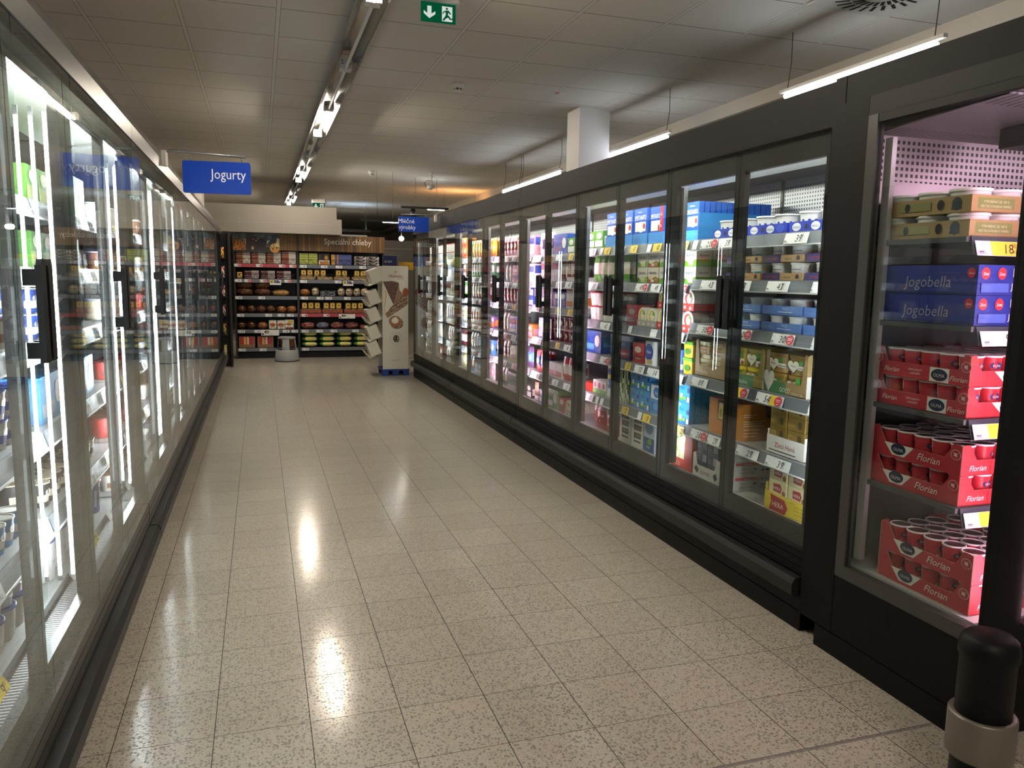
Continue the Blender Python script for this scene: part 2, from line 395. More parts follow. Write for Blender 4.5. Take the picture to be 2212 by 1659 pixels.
    for k, y in enumerate(pairs[:-1]):   # strips on the far side of each mullion light the next bay
        yy = max(y, y0+.02)+.014; pk = led[k] == 'P' or (k+1 < len(led) and led[k+1] == 'P')
        MB().box(X(.075), X(.085), yy, yy+.006, .46, 1.97, LEDP if pk else LEDW).build('light_strip', root, L)
    # shelves
    for bi, (a, b) in enumerate(zip(bays, bays[1:])):
        for z in SHELF_B.get(b0+bi, SHELF_Z):
            m = MB(); m.box(X(.14), X(.69), a+.01, b-.01, z-.02, z, SHELFM); m.box(X(.14), X(.16), a+.01, b-.01, z-.035, z-.02, SHELFM)
            for yy in (a+.012, b-.018): m.extrude([(s*.16, z-.02), (s*.69, z-.02), (s*.69, z-.09)], (xf, yy, 0), (1, 0, 0), (0, 0, 1), (0, 1, 0), .006, SHELFM)
            sh = m.build('shelf', root, L)
            rail(X, s, a, b, z, L, sh)
    m = MB(); 
    return root
RAILM = mat('#70757a', .35)
def rail(X, s, a, b, z, L, parent):
    m = MB(); m.extrude([(s*.122, z-.052), (s*.126, z-.052), (s*.142, z+.003), (s*.138, z+.003)], (X(0), a+.01, 0), (1, 0, 0), (0, 0, 1), (0, 1, 0), b-a-.02, RAILM)
    m.extrude([(s*.118, z-.058), (s*.126, z-.058), (s*.126, z-.052), (s*.118, z-.052)], (X(0), a+.01, 0), (1, 0, 0), (0, 0, 1), (0, 1, 0), b-a-.02, WHITEM)
    m.build('price_rail', parent, L)
PB = [2.60, 3.895, 5.21, 6.50, 7.70, 8.88, 10.15, 11.40]
BAYS_R = [2.60, 3.83, 5.42, 6.50, 7.70, 8.88, 10.15, 11.40]
XR = 2.155
cabinet('black glass-door cabinet of cheese and butter with six doors, by the end cabinet', XR, 1, 2.60, 6.50, PB[:4], BAYS_R[:4], ['-', 'G', 'G', 'P'], 1, (1, 0), 0)
cabinet('black glass-door cabinet lit in pink, between its two white-lit neighbours, four doors', XR, 1, 6.505, 8.88, PB[3:6], BAYS_R[3:6], ['-', 'P', 'W'], 1, (0, 0), 3)
cabinet('black glass-door cabinet beside the cake display stand, at the far end of its row', XR, 1, 8.885, 11.40, PB[5:8], BAYS_R[5:8], ['-', 'W', 'W'], 1, (0, 1), 5)
XL = -.55
PL = [1.60, 2.83, 4.06, 5.29, 6.52, 7.75, 8.98, 10.21, 11.44, 12.67]
cabinet('grey-framed glass-door yogurt cabinet opposite the cheese cabinet, closest of its row', XL, -1, .37, 4.06, [.37]+PL[:3], [.37]+PL[:3], ['-', 'W2', 'W4', 'W'], 0, (1, 0))
cabinet('grey-framed glass-door cabinet under the bracket of the blue yogurt sign', XL, -1, 4.065, 7.75, PL[2:6], PL[2:6], ['W2', 'W', 'W', 'W'], 0, (0, 0))
cabinet('grey-framed glass-door cabinet at the far end, beside the hanging snack rack', XL, -1, 7.755, 12.67, PL[5:10], PL[5:10], ['W', 'W2', 'W', 'W', 'W'], 0, (0, 1))
# ------------------------------------------------------------------ ceiling lights
def tx(m, *a, **k): return m
LX = .655
refl = mat('#c9cac8', .16, .95); tubeoff = mat('#d8d8d4', .3); TUBE = m_emit('#fff0dc', 270.)
for k in range(-3, 10):
    y0 = 3.19+1.5*k; lit = k % 3 == 0
    t = thing('ceiling_light', ('lit' if lit else 'unlit')+' trough light fixture, '+(nth(k)+' module in view along the ceiling light line' if k >= 0 else ('behind','just behind','over')[k+3]+' the shopper, ceiling light line'), 'light', (LX, y0, CZ), 0, 'ceiling light line')
    L = (LX, y0, CZ)
    m = MB()
    pr = [(-.035, CZ-.001), (-.095, CZ-.105), (-.09, CZ-.105), (-.03, CZ-.008), (.03, CZ-.008), (.09, CZ-.105), (.095, CZ-.105), (.035, CZ-.001)]
    a = [(LX+p[0], y0+.004, p[1]) for p in pr]; b_ = [(LX+p[0], y0+1.496, p[1]) for p in pr]; N = len(pr)
    m.mesh(a+b_, [(i, (i+1) % N, N+(i+1) % N, N+i) for i in range(N)], refl); m.build('reflector', t, L)
    MB().tube([(LX, y0+.05, CZ-.112), (LX, y0+1.45, CZ-.112)], .014, TUBE if lit else tubeoff, 8).build('tube', t, L)
    for e in (y0+.03, y0+1.455):
        m = MB(); m.box(LX-.045, LX+.045, e-.012, e+.012, CZ-.125, CZ-.05, '#d5d3cd')
        for x in (-.034, .022): 
            for z in (-.09, -.07): m.box(LX+x, LX+x+.012, e-.0125, e-.012, CZ+z, CZ+z+.01, '#44423c')
        m.build('bracket', t, L)
# tubes hung above the right-hand cabinets
for k, (a, c, nm) in enumerate(((3.36, 4.6, 'above the cabinet next to the end cabinet'), (6.2, 7.47, 'beside the white pillar'), (8.75, 10.2, 'behind the white pillar'), (10.25, 11.0, 'beyond the white pillar, farthest along'))):
    L = (3.4, a, 2.72); t = thing('hanging_tube_light', 'lit fluorescent tube hung on wires '+nm, 'light', L, 0, 'tube lights over the cabinets')
    MB().tube([(3.4, a, 2.72), (3.4, c, 2.72)], .016, m_emit('#eef4ff', 20.), 8).build('tube', t, L)
    MB().box(3.385, 3.415, a-.05, c+.05, 2.745, 2.765, '#cfcdc6').build('batten', t, L)
    for y in (a+.02, c-.02): MB().tube([(3.4, y, 2.765), (3.44, y+.03, 2.95), (3.43, y+.02, CZ)], .003, '#39362f', 5).build('wire', t, L)
# ------------------------------------------------------------------ packaging kinds
KIND = {}
EPS = .0006
def faces(w, d, h):
    return {'F': lambda x, z, k: (x, -EPS*k, z), 'L': lambda x, z, k: (-w/2-EPS*k, d/2-x, z), 'R': lambda x, z, k: (w/2+EPS*k, d/2+x, z),
            'T': lambda x, z, k: (x, z, h+EPS*k)}
def art(mb, els, w, h, mp):
    for k, e in enumerate(els, 1):
        c = e[-1] if e[0] != 't' else e[5]
        if e[0] == 'r':
            x0, z0, x1, z1 = e[1]*w, e[2]*h, e[3]*w, e[4]*h; n = 6
            for i in range(n):
                a, b = x0+(x1-x0)*i/n, x0+(x1-x0)*(i+1)/n
                mb.poly([mp(a, z0, k), mp(b, z0, k), mp(b, z1, k), mp(a, z1, k)], c)
        elif e[0] == 'e':
            mb.poly([mp(e[1]*w+e[3]*w*math.cos(2*PI*i/18), e[2]*h+e[4]*h*math.sin(2*PI*i/18), k) for i in range(18)], c)
        elif e[0] == 'p': mb.poly([mp(x*w, z*h, k) for x, z in e[1]], c)
        elif e[0] == 't':
            sz = e[4]*h; vs, fs, tw = text_geo(e[1], e[6] if len(e) > 6 else 0.)
            fit = e[7]*w if len(e) > 7 else .92*w; kx = min(sz, fit/tw) if tw else sz
            mb.mesh([mp(e[2]*w+x*kx, e[3]*h+y*sz, k) for x, y in vs], fs, c)
def reg(key, name, cat, desc, dims, parts):
    PROTO[key] = (name, cat, [(pn, mb.data(pn)) for pn, mb in parts if mb.f]); KIND[key] = (*dims, desc, name)
def boxk(key, name, cat, desc, w, d, h, col, F=(), R=(), L=(), T=(), top=None, rough=.45, r=0):
    b = MB(); m = mat(col, rough) if isinstance(col, str) else col
    if r: b.rbox(-w/2, w/2, 0, d, 0, h, m, r)
    else: b.box(-w/2, w/2, 0, d, 0, h, m)
    p = MB(); f = faces(w, d, h)
    if top: p.poly([(-w/2, 0, h+EPS*.5), (w/2, 0, h+EPS*.5), (w/2, d, h+EPS*.5), (-w/2, d, h+EPS*.5)], top)
    art(p, F, w, h, f['F']); art(p, R, d, h, f['R']); art(p, L, d, h, f['L']); art(p, T, w, d, f['T'])
    reg(key, name, cat, desc, (w, d, h), [('body', b), ('print', p)])
def tubk(key, name, cat, desc, r, h, body, lid=None, F=(), bands=None, taper=.82, n=14, seal=None, lidh=.1, slots=3):
    b = MB(); rb = r*taper
    zs = [0]+[q[0]*h for q in (bands or [])]+[h*(1-lidh)]; cs = [body]+[q[1] for q in (bands or [])]
    rad = lambda z: rb+(r-rb)*z/h
    b.disc(rb, 0, mat(body, .4), n, (0, r), False)
    for i in range(len(zs)-1): b.lathe([(rad(zs[i]), zs[i]), (rad(zs[i+1]), zs[i+1])], mat(cs[i], .4), n, (0, r))
    parts = [('body', b)]
    l = MB(); lm = mat(lid or body, .35); z0 = h*(1-lidh)
    l.lathe([(rad(z0), z0), (r*1.05, z0+.001), (r*1.05, h), (r*.95, h), (r*.93, h-.003)], lm, n, (0, r)); l.disc(r*.93, h-.003, mat(seal or lid or body, .3), n, (0, r))
    parts.append(('lid', l))
    p = MB(); w = 2*r
    mp = lambda x, z, k: ((rad(z)+EPS*k)*math.sin(x/r), r-(rad(z)+EPS*k)*math.cos(x/r), z)
    art(p, F, w, h, mp); 
    if F: parts.append(('print', p))
    reg(key, name, cat, desc, (2*r*1.06, 2*r*1.06, h+.001), parts)
def bagk(key, name, cat, desc, w, d, h, m, F=(), rough=.35):
    b = MB(); b.pillow(w, d, h, m if callable(m) else mat(m, rough), 8, 7); b.v = [(x, y+d/2, z) for x, y, z in b.v]
    p = MB()
    def mp(x, z, k):
        u, v = x/w+.5, z/h; t = d/2*max(0, 1-abs(2*u-1)**2.2)**.5*max(0, 1-abs(2*v-1)**2.2)**.5
        return (x, d/2-t-EPS*k-.0008, z)
    art(p, F, w, h, mp); reg(key, name, cat, desc, (w, d, h), [('body', b)]+([('print', p)] if F else []))
def trayk(key, name, cat, desc, w, d, h, col, lowF=.55, lowS=.55, F=(), L=(), R=(), post=0., th=.003, inner=None):
    """open display tray: front wall lowF*h, side walls lowS*h, upright corners of width post"""
    b = MB(); m = mat(col, .6); mi = mat(inner, .7) if inner else m
    def wall(W, low):
        if not post: return [(0, 0), (W, 0), (W, low), (0, low)]
        return [(0, 0), (W, 0), (W, h*.97), (W-.012, h), (W-post*.75, h), (W-post, h*.8), (W-post*1.5, low), (post*1.5, low), (post, h*.8), (post*.75, h), (.012, h), (0, h*.97)]
    b.box(-w/2, w/2, 0, d, 0, th, m)
    b.extrude(wall(w, lowF*h), (-w/2, 0, 0), (1, 0, 0), (0, 0, 1), (0, 1, 0), th, m, mi); b.extrude(wall(w, lowF*h), (-w/2, d, 0), (1, 0, 0), (0, 0, 1), (0, -1, 0), th, m, mi)
    b.extrude(wall(d-2*th, lowS*h), (-w/2, th, 0), (0, 1, 0), (0, 0, 1), (1, 0, 0), th, m, mi); b.extrude(wall(d-2*th, lowS*h), (w/2, th, 0), (0, 1, 0), (0, 0, 1), (-1, 0, 0), th, m, mi)
    p = MB(); f = faces(w, d, h); art(p, F, w, h, f['F']); art(p, L, d, h, f['L']); art(p, R, d, h, f['R'])
    reg(key, name, cat, desc, (w, d, h), [('body', b), ('print', p)])
WHT = '#f4f3ee'; INK = '#22252b'
# --- dairy tubs and cups
tubk('cream_tub', 'cream_tub', 'tub', 'white cream tub with blue band', .058, .09, WHT, WHT, [('r', -.9, .2, .9, .62, '#2a4fb5'), ('e', -.35, .42, .22, .17, '#f2f2f2'), ('t', 'MEGGLE', -.35, .36, .14, '#24449d', 0, .36), ('t', 'Cream', .35, .34, .16, '#ffffff', 0, .4)])
trayk('cream_tray', 'display_tray', 'tray', 'blue tray of cream tubs', .30, .36, .062, '#2b41b4', .8, .8,
      [('e', -.33, .42, .1, .3, '#f3f4f7'), ('t', 'MEGGLE', -.33, .33, .2, '#2b41b4', 0, .16), ('e', .1, .42, .1, .3, '#f3f4f7'), ('t', 'MEGGLE', .1, .33, .2, '#2b41b4', 0, .16), ('e', -.1, .4, .035, .22, '#2a2a33'), ('e', .36, .42, .1, .3, '#3f59c8')],
      R=[('e', -.25, .42, .1, .3, '#f3f4f7')])
tubk('cottage_tub', 'cottage_cheese_tub', 'tub', 'white cottage cheese tub', .05, .078, WHT, WHT, [('r', -.6, .22, .6, .55, '#cfe3e4'), ('r', -.5, .3, .05, .48, '#b8414c'), ('r', .12, .28, .5, .5, '#3c9aa4'), ('t', 'cottage', 0, .62, .12, '#6b6e75')])
tubk('cottage_tub_red', 'cottage_cheese_tub', 'tub', 'white tub with red lettering', .05, .078, WHT, WHT, [('r', -.6, .22, .6, .55, '#e9e3da'), ('t', 'COTTAGE', 0, .32, .2, '#b8313c'), ('r', -.4, .58, .4, .64, '#8a98a8')])
trayk('tan_tray', 'display_tray', 'tray', 'tan and purple cottage cheese tray', .292, .24, .045, '#c9a87b', .75, .75, [('r', -.5, 0, -.05, .8, '#4b4684'), ('t', 'COTTAGE', -.27, .2, .42, '#d8543f', 0, .38), ('t', 'naturo', .14, .22, .4, '#5a4a33', 0, .24), ('p', [(.34, .2), (.34, .5), (.38, .68), (.42, .5), (.42, .2)], '#4c3d29')])
tubk('store_tub', 'soft_cheese_tub', 'tub', 'white soft cheese tub', .052, .072, WHT, '#eef1f4', [('r', -.7, .2, .7, .5, '#dfe6ee'), ('t', 'TESCO', 0, .28, .2, '#4c67a8')])
tubk('store_tub_green', 'soft_cheese_tub', 'tub', 'white tub with green band', .052, .072, WHT, '#eef1f4', [('r', -.9, .2, .9, .5, '#2f6a52'), ('t', 'bylinky', 0, .28, .2, '#ffffff')])
tubk('store_tub_purple', 'soft_cheese_tub', 'tub', 'white tub with purple band', .052, .072, WHT, '#eef1f4', [('r', -.9, .2, .9, .5, '#7a4590'), ('t', 'natur', 0, .28, .2, '#ffffff')])
for kk_, ww_ in (('blue_tray', .285), ('blue_tray_w', .33)): trayk(kk_, 'display_tray', 'tray', 'mid-blue cheese tray', ww_, .26, .06, '#5c86d2', .72, .72, [('t', 'TESCO', .1, .42, .26, '#e8eefb', 0, .3), ('r', -.08, .22, .28, .28, '#dfe8fa'), ('p', [(-.5, .1), (-.2, .7), (-.19, .7), (-.48, .1)], '#4a72bd')])
# --- processed cheese
def heart(u, v, s, sw=1.): return [(u+s*sw*.0625*16*math.sin(a)**3/1., v+s*.0625*(13*math.cos(a)-5*math.cos(2*a)-2*math.cos(3*a)-math.cos(4*a))) for a in [2*PI*i/22 for i in range(22)]]
boxk('apetito_box', 'cheese_spread_box', 'box', 'cream cheese spread box, green foot', .132, .10, .096, '#efe9d8', [('p', [(-.5, 0), (.5, 0), (.5, .42), (.3, .36), (.2, .2), (-.1, .14), (-.25, .3), (-.5, .36)], '#79b52c'), ('r', -.1, .06, .25, .26, '#f3e7b8'), ('t', 'Apetito', -.02, .56, .3, '#33406a', .25), ('t', 'classic', .08, .12, .1, '#7a3b20'), ('e', -.38, .2, .08, .12, '#4f8f1c')], R=[('r', -.5, 0, .5, .4, '#79b52c'), ('t', 'Apetito', 0, .58, .22, '#33406a', .25)])
boxk('apetito_box_red', 'cheese_spread_box', 'box', 'cream cheese spread box, red foot', .132, .10, .096, '#efe6d4', [('p', [(-.5, 0), (.5, 0), (.5, .3), (.25, .42), (-.2, .2), (-.5, .3)], '#c04a33'), ('e', .3, .22, .14, .16, '#7fae3c'), ('t', 'Apetito', -.02, .56, .3, '#33406a', .25), ('r', -.18, .06, .12, .22, '#f4e9c6')], R=[('r', -.5, 0, .5, .35, '#c04a33')])
boxk('apetito_box_blue', 'cheese_spread_box', 'box', 'cream cheese spread box, blue label', .132, .10, .096, '#efece2', [('p', [(-.5, 0), (.5, 0), (.5, .25), (0, .36), (-.5, .25)], '#6fae46'), ('r', -.1, .05, .2, .26, '#5da5c4'), ('t', 'Apetito', -.02, .56, .3, '#33406a', .25)], R=[('r', -.5, 0, .5, .3, '#6fae46')])
SM = [('r', -.5, 0, .5, 1, '#1f56b8'), ('r', -.42, .36, .42, .62, '#f3ead2'), ('e', .05, .48, .26, .15, '#fbf6e6'), ('e', .3, .5, .1, .08, '#b5342c'), ('t', 'Sedlcansky', -.05, .88, .06, '#ffffff', .2, .6), ('t', 'SMETANITO', 0, .68, .18, '#ffffff', .1), ('r', -.42, .02, .42, .3, '#1c4aa6'), ('t', 'SMETANITO', 0, .08, .16, '#ffffff', .1)]
boxk('smet_pack', 'cheese_spread_pack', 'box', 'slim blue cream cheese pack', .125, .03, .21, '#2a62c2', SM, R=[('t', 'SM', 0, .6, .08, '#ffffff')])
boxk('smet_pack_red', 'cheese_spread_pack', 'box', 'blue cream cheese pack, red strip', .16, .03, .22, '#2a62c2', [('r', -.5, 0, .28, 1, '#1f56b8'), ('r', .28, 0, .5, 1, '#c8242e'), ('r', -.44, .34, .26, .62, '#f3ead2'), ('e', 0, .48, .2, .13, '#fbf6e6'), ('e', .18, .42, .07, .09, '#b5342c'), ('t', 'SMETANITO', -.1, .68, .17, '#ffffff', .1, .7), ('t', 'SMETANITO', -.1, .1, .16, '#ffffff', .1, .7), ('t', 'G', .39, .74, .12, '#ffffff'), ('t', 'I', .39, .58, .12, '#ffffff'), ('t', 'A', .39, .42, .12, '#ffffff')])
trayk('smet_carton', 'display_carton', 'carton', 'bright blue open carton', .155, .50, .25, '#3384c9', .24, .62, [('r', -.5, 0, .5, .24, '#3f93d8')])
trayk('blue_carton', 'display_carton', 'carton', 'light blue low carton', .64, .44, .08, '#5b97d8', .9, .9)
def roundk(key, desc, rim, lower, mid):
    w, d, h = .124, .05, .121; b = MB(); m = mat(rim, .45); m2 = mat(lower, .5)
    out = [(.06*math.sin(a), .06+.06*math.cos(a)) for a in [2*PI*i/24 for i in range(24)]]
    b.extrude(out, (0, d, 0), (1, 0, 0), (0, 0, 1), (0, -1, 0), d, m)
    p = MB(); f = faces(w, d, h)
    art(p, [('e', 0, .52, .46, .44, '#f5f2ea'), ('e', 0, .58, .33, .3, mid), ('e', .05, .55, .2, .22, '#f5f2ea'), ('e', .18, .7, .1, .1, '#5a9a3c')], w, h, f['F'])
    t = MB(); t.box(-w/2, w/2, -.004, d, 0, h*.34, m2); 
    art(p, [('r', -.5, 0, .5, .34, lower), ('e', -.25, .16, .1, .08, '#f2c9c0'), ('e', .22, .12, .08, .08, '#f6efe6')], w, h, lambda x, z, k: (x, -.004-EPS*k, z))
    reg(key, 'round_cheese_box', 'box', desc, (w, d, h), [('body', b), ('sleeve', t), ('print', p)])
roundk('round_red', 'round white cheese box, red sleeve', '#efe9e0', '#cf3b34', '#d8453a'); roundk('round_yellow', 'round yellow cheese box, red sleeve', '#e8cf3c', '#cf3b34', '#e3c83a')
roundk('round_grey', 'round white cheese box, grey sleeve', '#efe9d2', '#b9b6ae', '#e5cf33')
# --- margarine
def margk(key, desc, body, lid, els, w=.135, d=.10, h=.092):
    b = MB(); b.rbox(-w/2+.004, w/2-.004, .004, d-.004, 0, h*.84, mat(body, .35), .014, 3, .08)
    l = MB(); l.rbox(-w/2, w/2, 0, d, h*.82, h, mat(lid, .35), .016, 3)
    p = MB(); f = faces(w, d, h); art(p, els, w, h, lambda x, z, k: (x, .0035*(1-0)-.0045-EPS*k+.004*(1-z/h), z)); art(p, [('e', 0, .45, .3, .3, body)], w, d, f['T'])
    reg(key, 'margarine_tub', 'tub', desc, (w+.004, d+.004, h+.001), [('body', b), ('lid', l), ('print', p)])
HT = ('p', heart(-.22, .45, .42, .8), '#6f6a3a'); HT2 = ('p', heart(-.22, .45, .36, .8), '#f4efdc')
margk('flora_gold', 'golden brown margarine tub', '#b9974e', '#a5803c', [HT, HT2, ('t', 'Flora', -.22, .4, .17, '#4a4a36'), ('r', .02, .28, .47, .5, '#f5f0e2'), ('t', 'OMEGA 3&6', .25, .33, .12, '#5d4a26', 0, .4), ('r', .1, .56, .3, .76, '#3e8e3c')])
margk('flora_yellow', 'yellow margarine tub', '#d3bd4a', '#efd634', [HT, HT2, ('t', 'Flora', -.22, .4, .17, '#4a4a36'), ('r', .05, .1, .4, .4, '#f5efd8'), ('r', .08, .52, .3, .76, '#4d9a3a'), ('e', .3, .2, .1, .1, '#b8412f')])
margk('rama_tub', 'cream margarine tub with tan label', '#e6dcae', '#e9e0b4', [('p', [(-.42, .25), (.42, .25), (.46, .5), (.42, .74), (-.42, .74), (-.46, .5)], '#8a6a3c'), ('r', -.38, .3, .38, .7, '#cfae78'), ('t', 'Rama', 0, .46, .26, '#3f2c1a'), ('r', -.25, .34, .25, .38, '#6a4c2c')])
margk('spread_green', 'yellow spread tub, green lid', '#e8c83c', '#6cc43c', [('e', 0, .4, .25, .2, '#4d8a2c'), ('t', 'perla', 0, .36, .18, '#20521a')], .12)
trayk('flora_tray', 'display_tray', 'tray', 'brown and green margarine tray', .30, .23, .20, '#a58a5a', .3, .95, [('r', -.5, 0, .02, .28, '#4b7d55'), ('t', 'GOLD', .0, .06, .15, '#e8efe2', 0, .25), ('p', heart(-.4, .3, .3, .45), '#e7e2d2'), ('t', 'OMEGA 3&6', .3, .04, .08, '#efe7d0', 0, .3), ('r', .26, .3, .36, .45, '#55a544')], R=[('p', [(-.5, 0), (.5, 0), (.5, 1), (.1, 1), (-.1, .55), (-.5, .5)], '#efece4'), ('r', .2, .5, .5, 1, '#d8a948')], post=.025)
trayk('flora_tray_y', 'display_tray', 'tray', 'yellow and green margarine tray', .30, .23, .20, '#b9a34e', .3, .95, [('r', -.5, 0, .25, .28, '#5a8a62'), ('t', 'ORIGINAL', -.05, .06, .12, '#e8efe2', 0, .3), ('p', heart(-.4, .3, .3, .45), '#e7e2d2')], R=[('p', [(-.5, 0), (.5, 0), (.5, 1), (.1, 1), (-.1, .55), (-.5, .5)], '#efece4'), ('r', .2, .5, .5, 1, '#d8c948')], post=.025)
trayk('rama_tray', 'display_tray', 'tray', 'plain brown margarine tray', .29, .23, .20, '#b39a72', .3, .95, [('t', 'Rama', -.18, .08, .15, '#f3e3c4')], post=.03)
# --- kiri, crates, butter
boxk('kiri_box', 'cheese_portion_box', 'box', 'light blue cheese portion box', .132, .035, .124, '#3f9fdc', [('p', [(-.5, 0), (.5, 0), (.5, .3), (.1, .4), (-.5, .22)], '#3a86cf'), ('p', [(-.45, .12), (-.1, .1), (.0, .3), (-.2, .34), (-.4, .3)], '#62a932'), ('p', [(-.3, .22), (-.12, .2), (-.1, .42), (-.28, .44)], '#f4f7f4'), ('p', [(.28, .08), (.48, .06), (.48, .3), (.3, .32)], '#f4f7f4'), ('t', 'Kiri', -.1, .62, .26, '#203c7c', 0, .4), ('r', .3, .5, .48, .72, '#24489c'), ('e', -.24, .9, .06, .06, '#f2d13a'), ('p', [(.0, .2), (.2, .14), (.22, .28), (.06, .32)], '#8cc63c')], R=[('t', 'K', 0, .4, .16, '#1d3c80')])
boxk('orange_crate', 'pate_carton', 'carton', 'orange pate carton with white lettering', .30, .24, .19, '#c9822c', [('p', [(-.22, .42), (-.02, .42), (-.02, .98), (-.22, .98)], '#3a2412'), ('p', [(-.2, .44), (-.04, .44), (-.05, .9), (-.18, .9)], '#d8b87c'), ('e', -.12, .62, .04, .12, '#7f9a2e'), ('r', .1, .42, .34, .98, '#3a2412'), ('r', .13, .45, .31, .88, '#d3a864')],
     R=[('r', -.45, .70, -.12, .72, '#f2d9b0'), ('r', -.45, .64, -.2, .66, '#f2d9b0'), ('r', -.45, .52, .1, .54, '#f2d9b0'), ('r', -.45, .46, .0, .48, '#f2d9b0'), ('r', -.45, .40, .08, .42, '#f2d9b0'), ('r', -.45, .30, -.05, .32, '#f2d9b0'), ('r', -.45, .2, -.1, .22, '#f2d9b0'), ('r', -.45, .12, -.15, .14, '#f2d9b0'), ('p', [(.06, .98), (.12, .62), (.5, .58), (.5, .98)], '#4a2710'), ('p', [(.15, .96), (.2, .68), (.46, .66), (.46, .96)], '#8a4a1c'), ('t', 'TESCO', .38, .25, .13, '#dba55a', 0, .28)], top='#8a4f20')
boxk('gold_butter', 'butter_pack', 'butter', 'gold foil butter block', .125, .075, .062, foil('#d8b765'), [('r', -.42, .3, -.1, .7, '#b99a4c'), ('t', 'Zlata', -.26, .42, .2, '#6a5220', 0, .3), ('e', .22, .5, .1, .3, '#5a4a2c'), ('r', -.03, .2, -.01, .8, '#b0903c')], R=[('p', [(-.5, 1), (.5, 1), (0, .5)], foil('#f0d890')), ('p', [(-.5, 0), (.5, 0), (0, .5)], foil('#c2a050'))], r=.008)
trayk('gold_tray', 'display_tray', 'tray', 'white butter tray with red lettering', .27, .17, .14, '#e9e8e4', .62, .8, [('t', 'Zlatá Haná', 0, .24, .24, '#b32a35', 0, .88), ('r', -.42, .1, .3, .14, '#4a4a48')], R=[('r', .15, .1, .4, .45, '#3b3b3b')], inner='#d8c9a0')
boxk('yeast_box', 'yeast_box', 'box', 'white yeast box with red label', .12, .235, .077, '#e4e3df', [('r', -.45, .05, .1, .2, '#c9322f'), ('p', [(-.4, .2), (.2, .25), (.1, .85), (-.45, .8)], '#9c9a98'), ('e', .3, .66, .12, .12, '#2f4a7c')], R=[('r', -.48, .72, .12, .92, '#d22f33'), ('t', 'Peceme rado', -.18, .78, .1, '#ffffff', .25, .5), ('t', 'ČERSTVÉ', -.25, .42, .12, '#4a5870', 0, .4), ('t', 'PEKAŘSKÉ DROŽDÍ', -.18, .18, .14, '#5a6070', 0, .56), ('e', .02, .46, .045, .08, '#2b4f95'), ('e', .22, .38, .045, .08, '#27305e'), ('e', .33, .38, .045, .08, '#27305e'), ('e', .44, .38, .045, .08, '#27305e'), ('r', .2, .16, .24, .2, '#27305e'), ('r', .31, .16, .35, .2, '#27305e'), ('r', .42, .16, .46, .2, '#27305e'), ('r', .26, .8, .48, .84, '#3c4f86'), ('r', .26, .72, .44, .76, '#3c4f86'), ('e', .2, .8, .03, .08, '#2b4f95')])
boxk('hera_pack', 'baking_fat_block', 'butter', 'cream baking fat block', .135, .09, .072, '#eadfb0', [('p', [(-.22, .25), (.18, .2), (.24, .5), (.16, .8), (-.22, .75)], '#a8303a'), ('t', 'HERA', -.01, .36, .3, '#f6ecd8', .1, .36), ('e', .36, .25, .1, .18, '#a0672c')], R=[('p', [(-.5, 1), (.5, 1), (0, .6)], '#f2e9c4')], T=[('p', [(-.3, .25), (.2, .2), (.3, .5), (.2, .8), (-.3, .75)], '#a8303a'), ('t', 'HERA', -.02, .38, .24, '#f6ecd8', .1, .44)], r=.006)
trayk('hera_tray', 'display_tray', 'tray', 'yellow baking fat tray', .31, .20, .14, '#efd23c', .62, .9, [('p', [(-.38, .02), (0, .0), (.06, .26), (-.02, .5), (-.36, .56), (-.33, .3)], '#b02c2c'), ('t', 'HERA', -.17, .17, .24, '#f8ecc8', .05, .36), ('r', .1, .5, .22, .54, '#d8bb2c'), ('t', 'peceni a vareni', .33, .42, .08, '#6a5a18'), ('t', 'peceni a vareni', .33, .3, .08, '#6a5a18'), ('t', 'peceni a vareni', .33, .18, .08, '#6a5a18')], R=[('r', -.5, 0, .5, .62, '#d8433a'), ('t', 'HERA', 0, .2, .2, '#f8d8c8')], inner='#d9b98a')
trayk('red_carton', 'display_carton', 'carton', 'red butter carton with window', .31, .36, .228, '#c23b30', .25, .9, [('p', [(.22, .2), (.48, .2), (.48, .98), (.26, .98)], '#b8352c'), ('t', 'TESCO', -.05, .06, .13, '#f2d9d2', 0, .4)], R=[('r', -.5, 0, .5, .95, '#b03228')], post=.03)
boxk('green_butter', 'butter_pack', 'butter', 'pale green butter block', .13, .075, .07, '#cfd6a4', [('r', -.5, .45, .5, .55, '#f2ecd6'), ('e', -.1, .5, .14, .3, '#e9e2b6'), ('r', .2, .2, .44, .7, '#8aa65a')], r=.006)
boxk('navy_butter', 'butter_pack', 'butter', 'navy butter block with barcode', .105, .075, .07, '#2b3550', [('r', .05, .2, .42, .8, '#c9ced8'), ('r', .1, .2, .14, .8, '#2b3550'), ('r', .2, .2, .22, .8, '#2b3550'), ('r', .29, .2, .33, .8, '#2b3550'), ('r', -.42, .3, -.05, .36, '#8a93a8'), ('r', -.42, .5, -.1, .56, '#8a93a8')], R=[('r', -.4, .3, .4, .8, '#3b466a')], r=.006)
trayk('cow_tray', 'display_tray', 'tray', 'white tray with black cow spots', .26, .32, .13, '#dcd7cc', .5, .5, [('p', [(-.45, .3), (-.36, .46), (-.25, .3), (-.33, .12)], '#3a3632'), ('p', [(.3, .3), (.4, .44), (.46, .2), (.36, .08)], '#3a3632'), ('t', 'BUTTER', 0, .16, .2, '#4a4642', 0, .4)], post=.03)
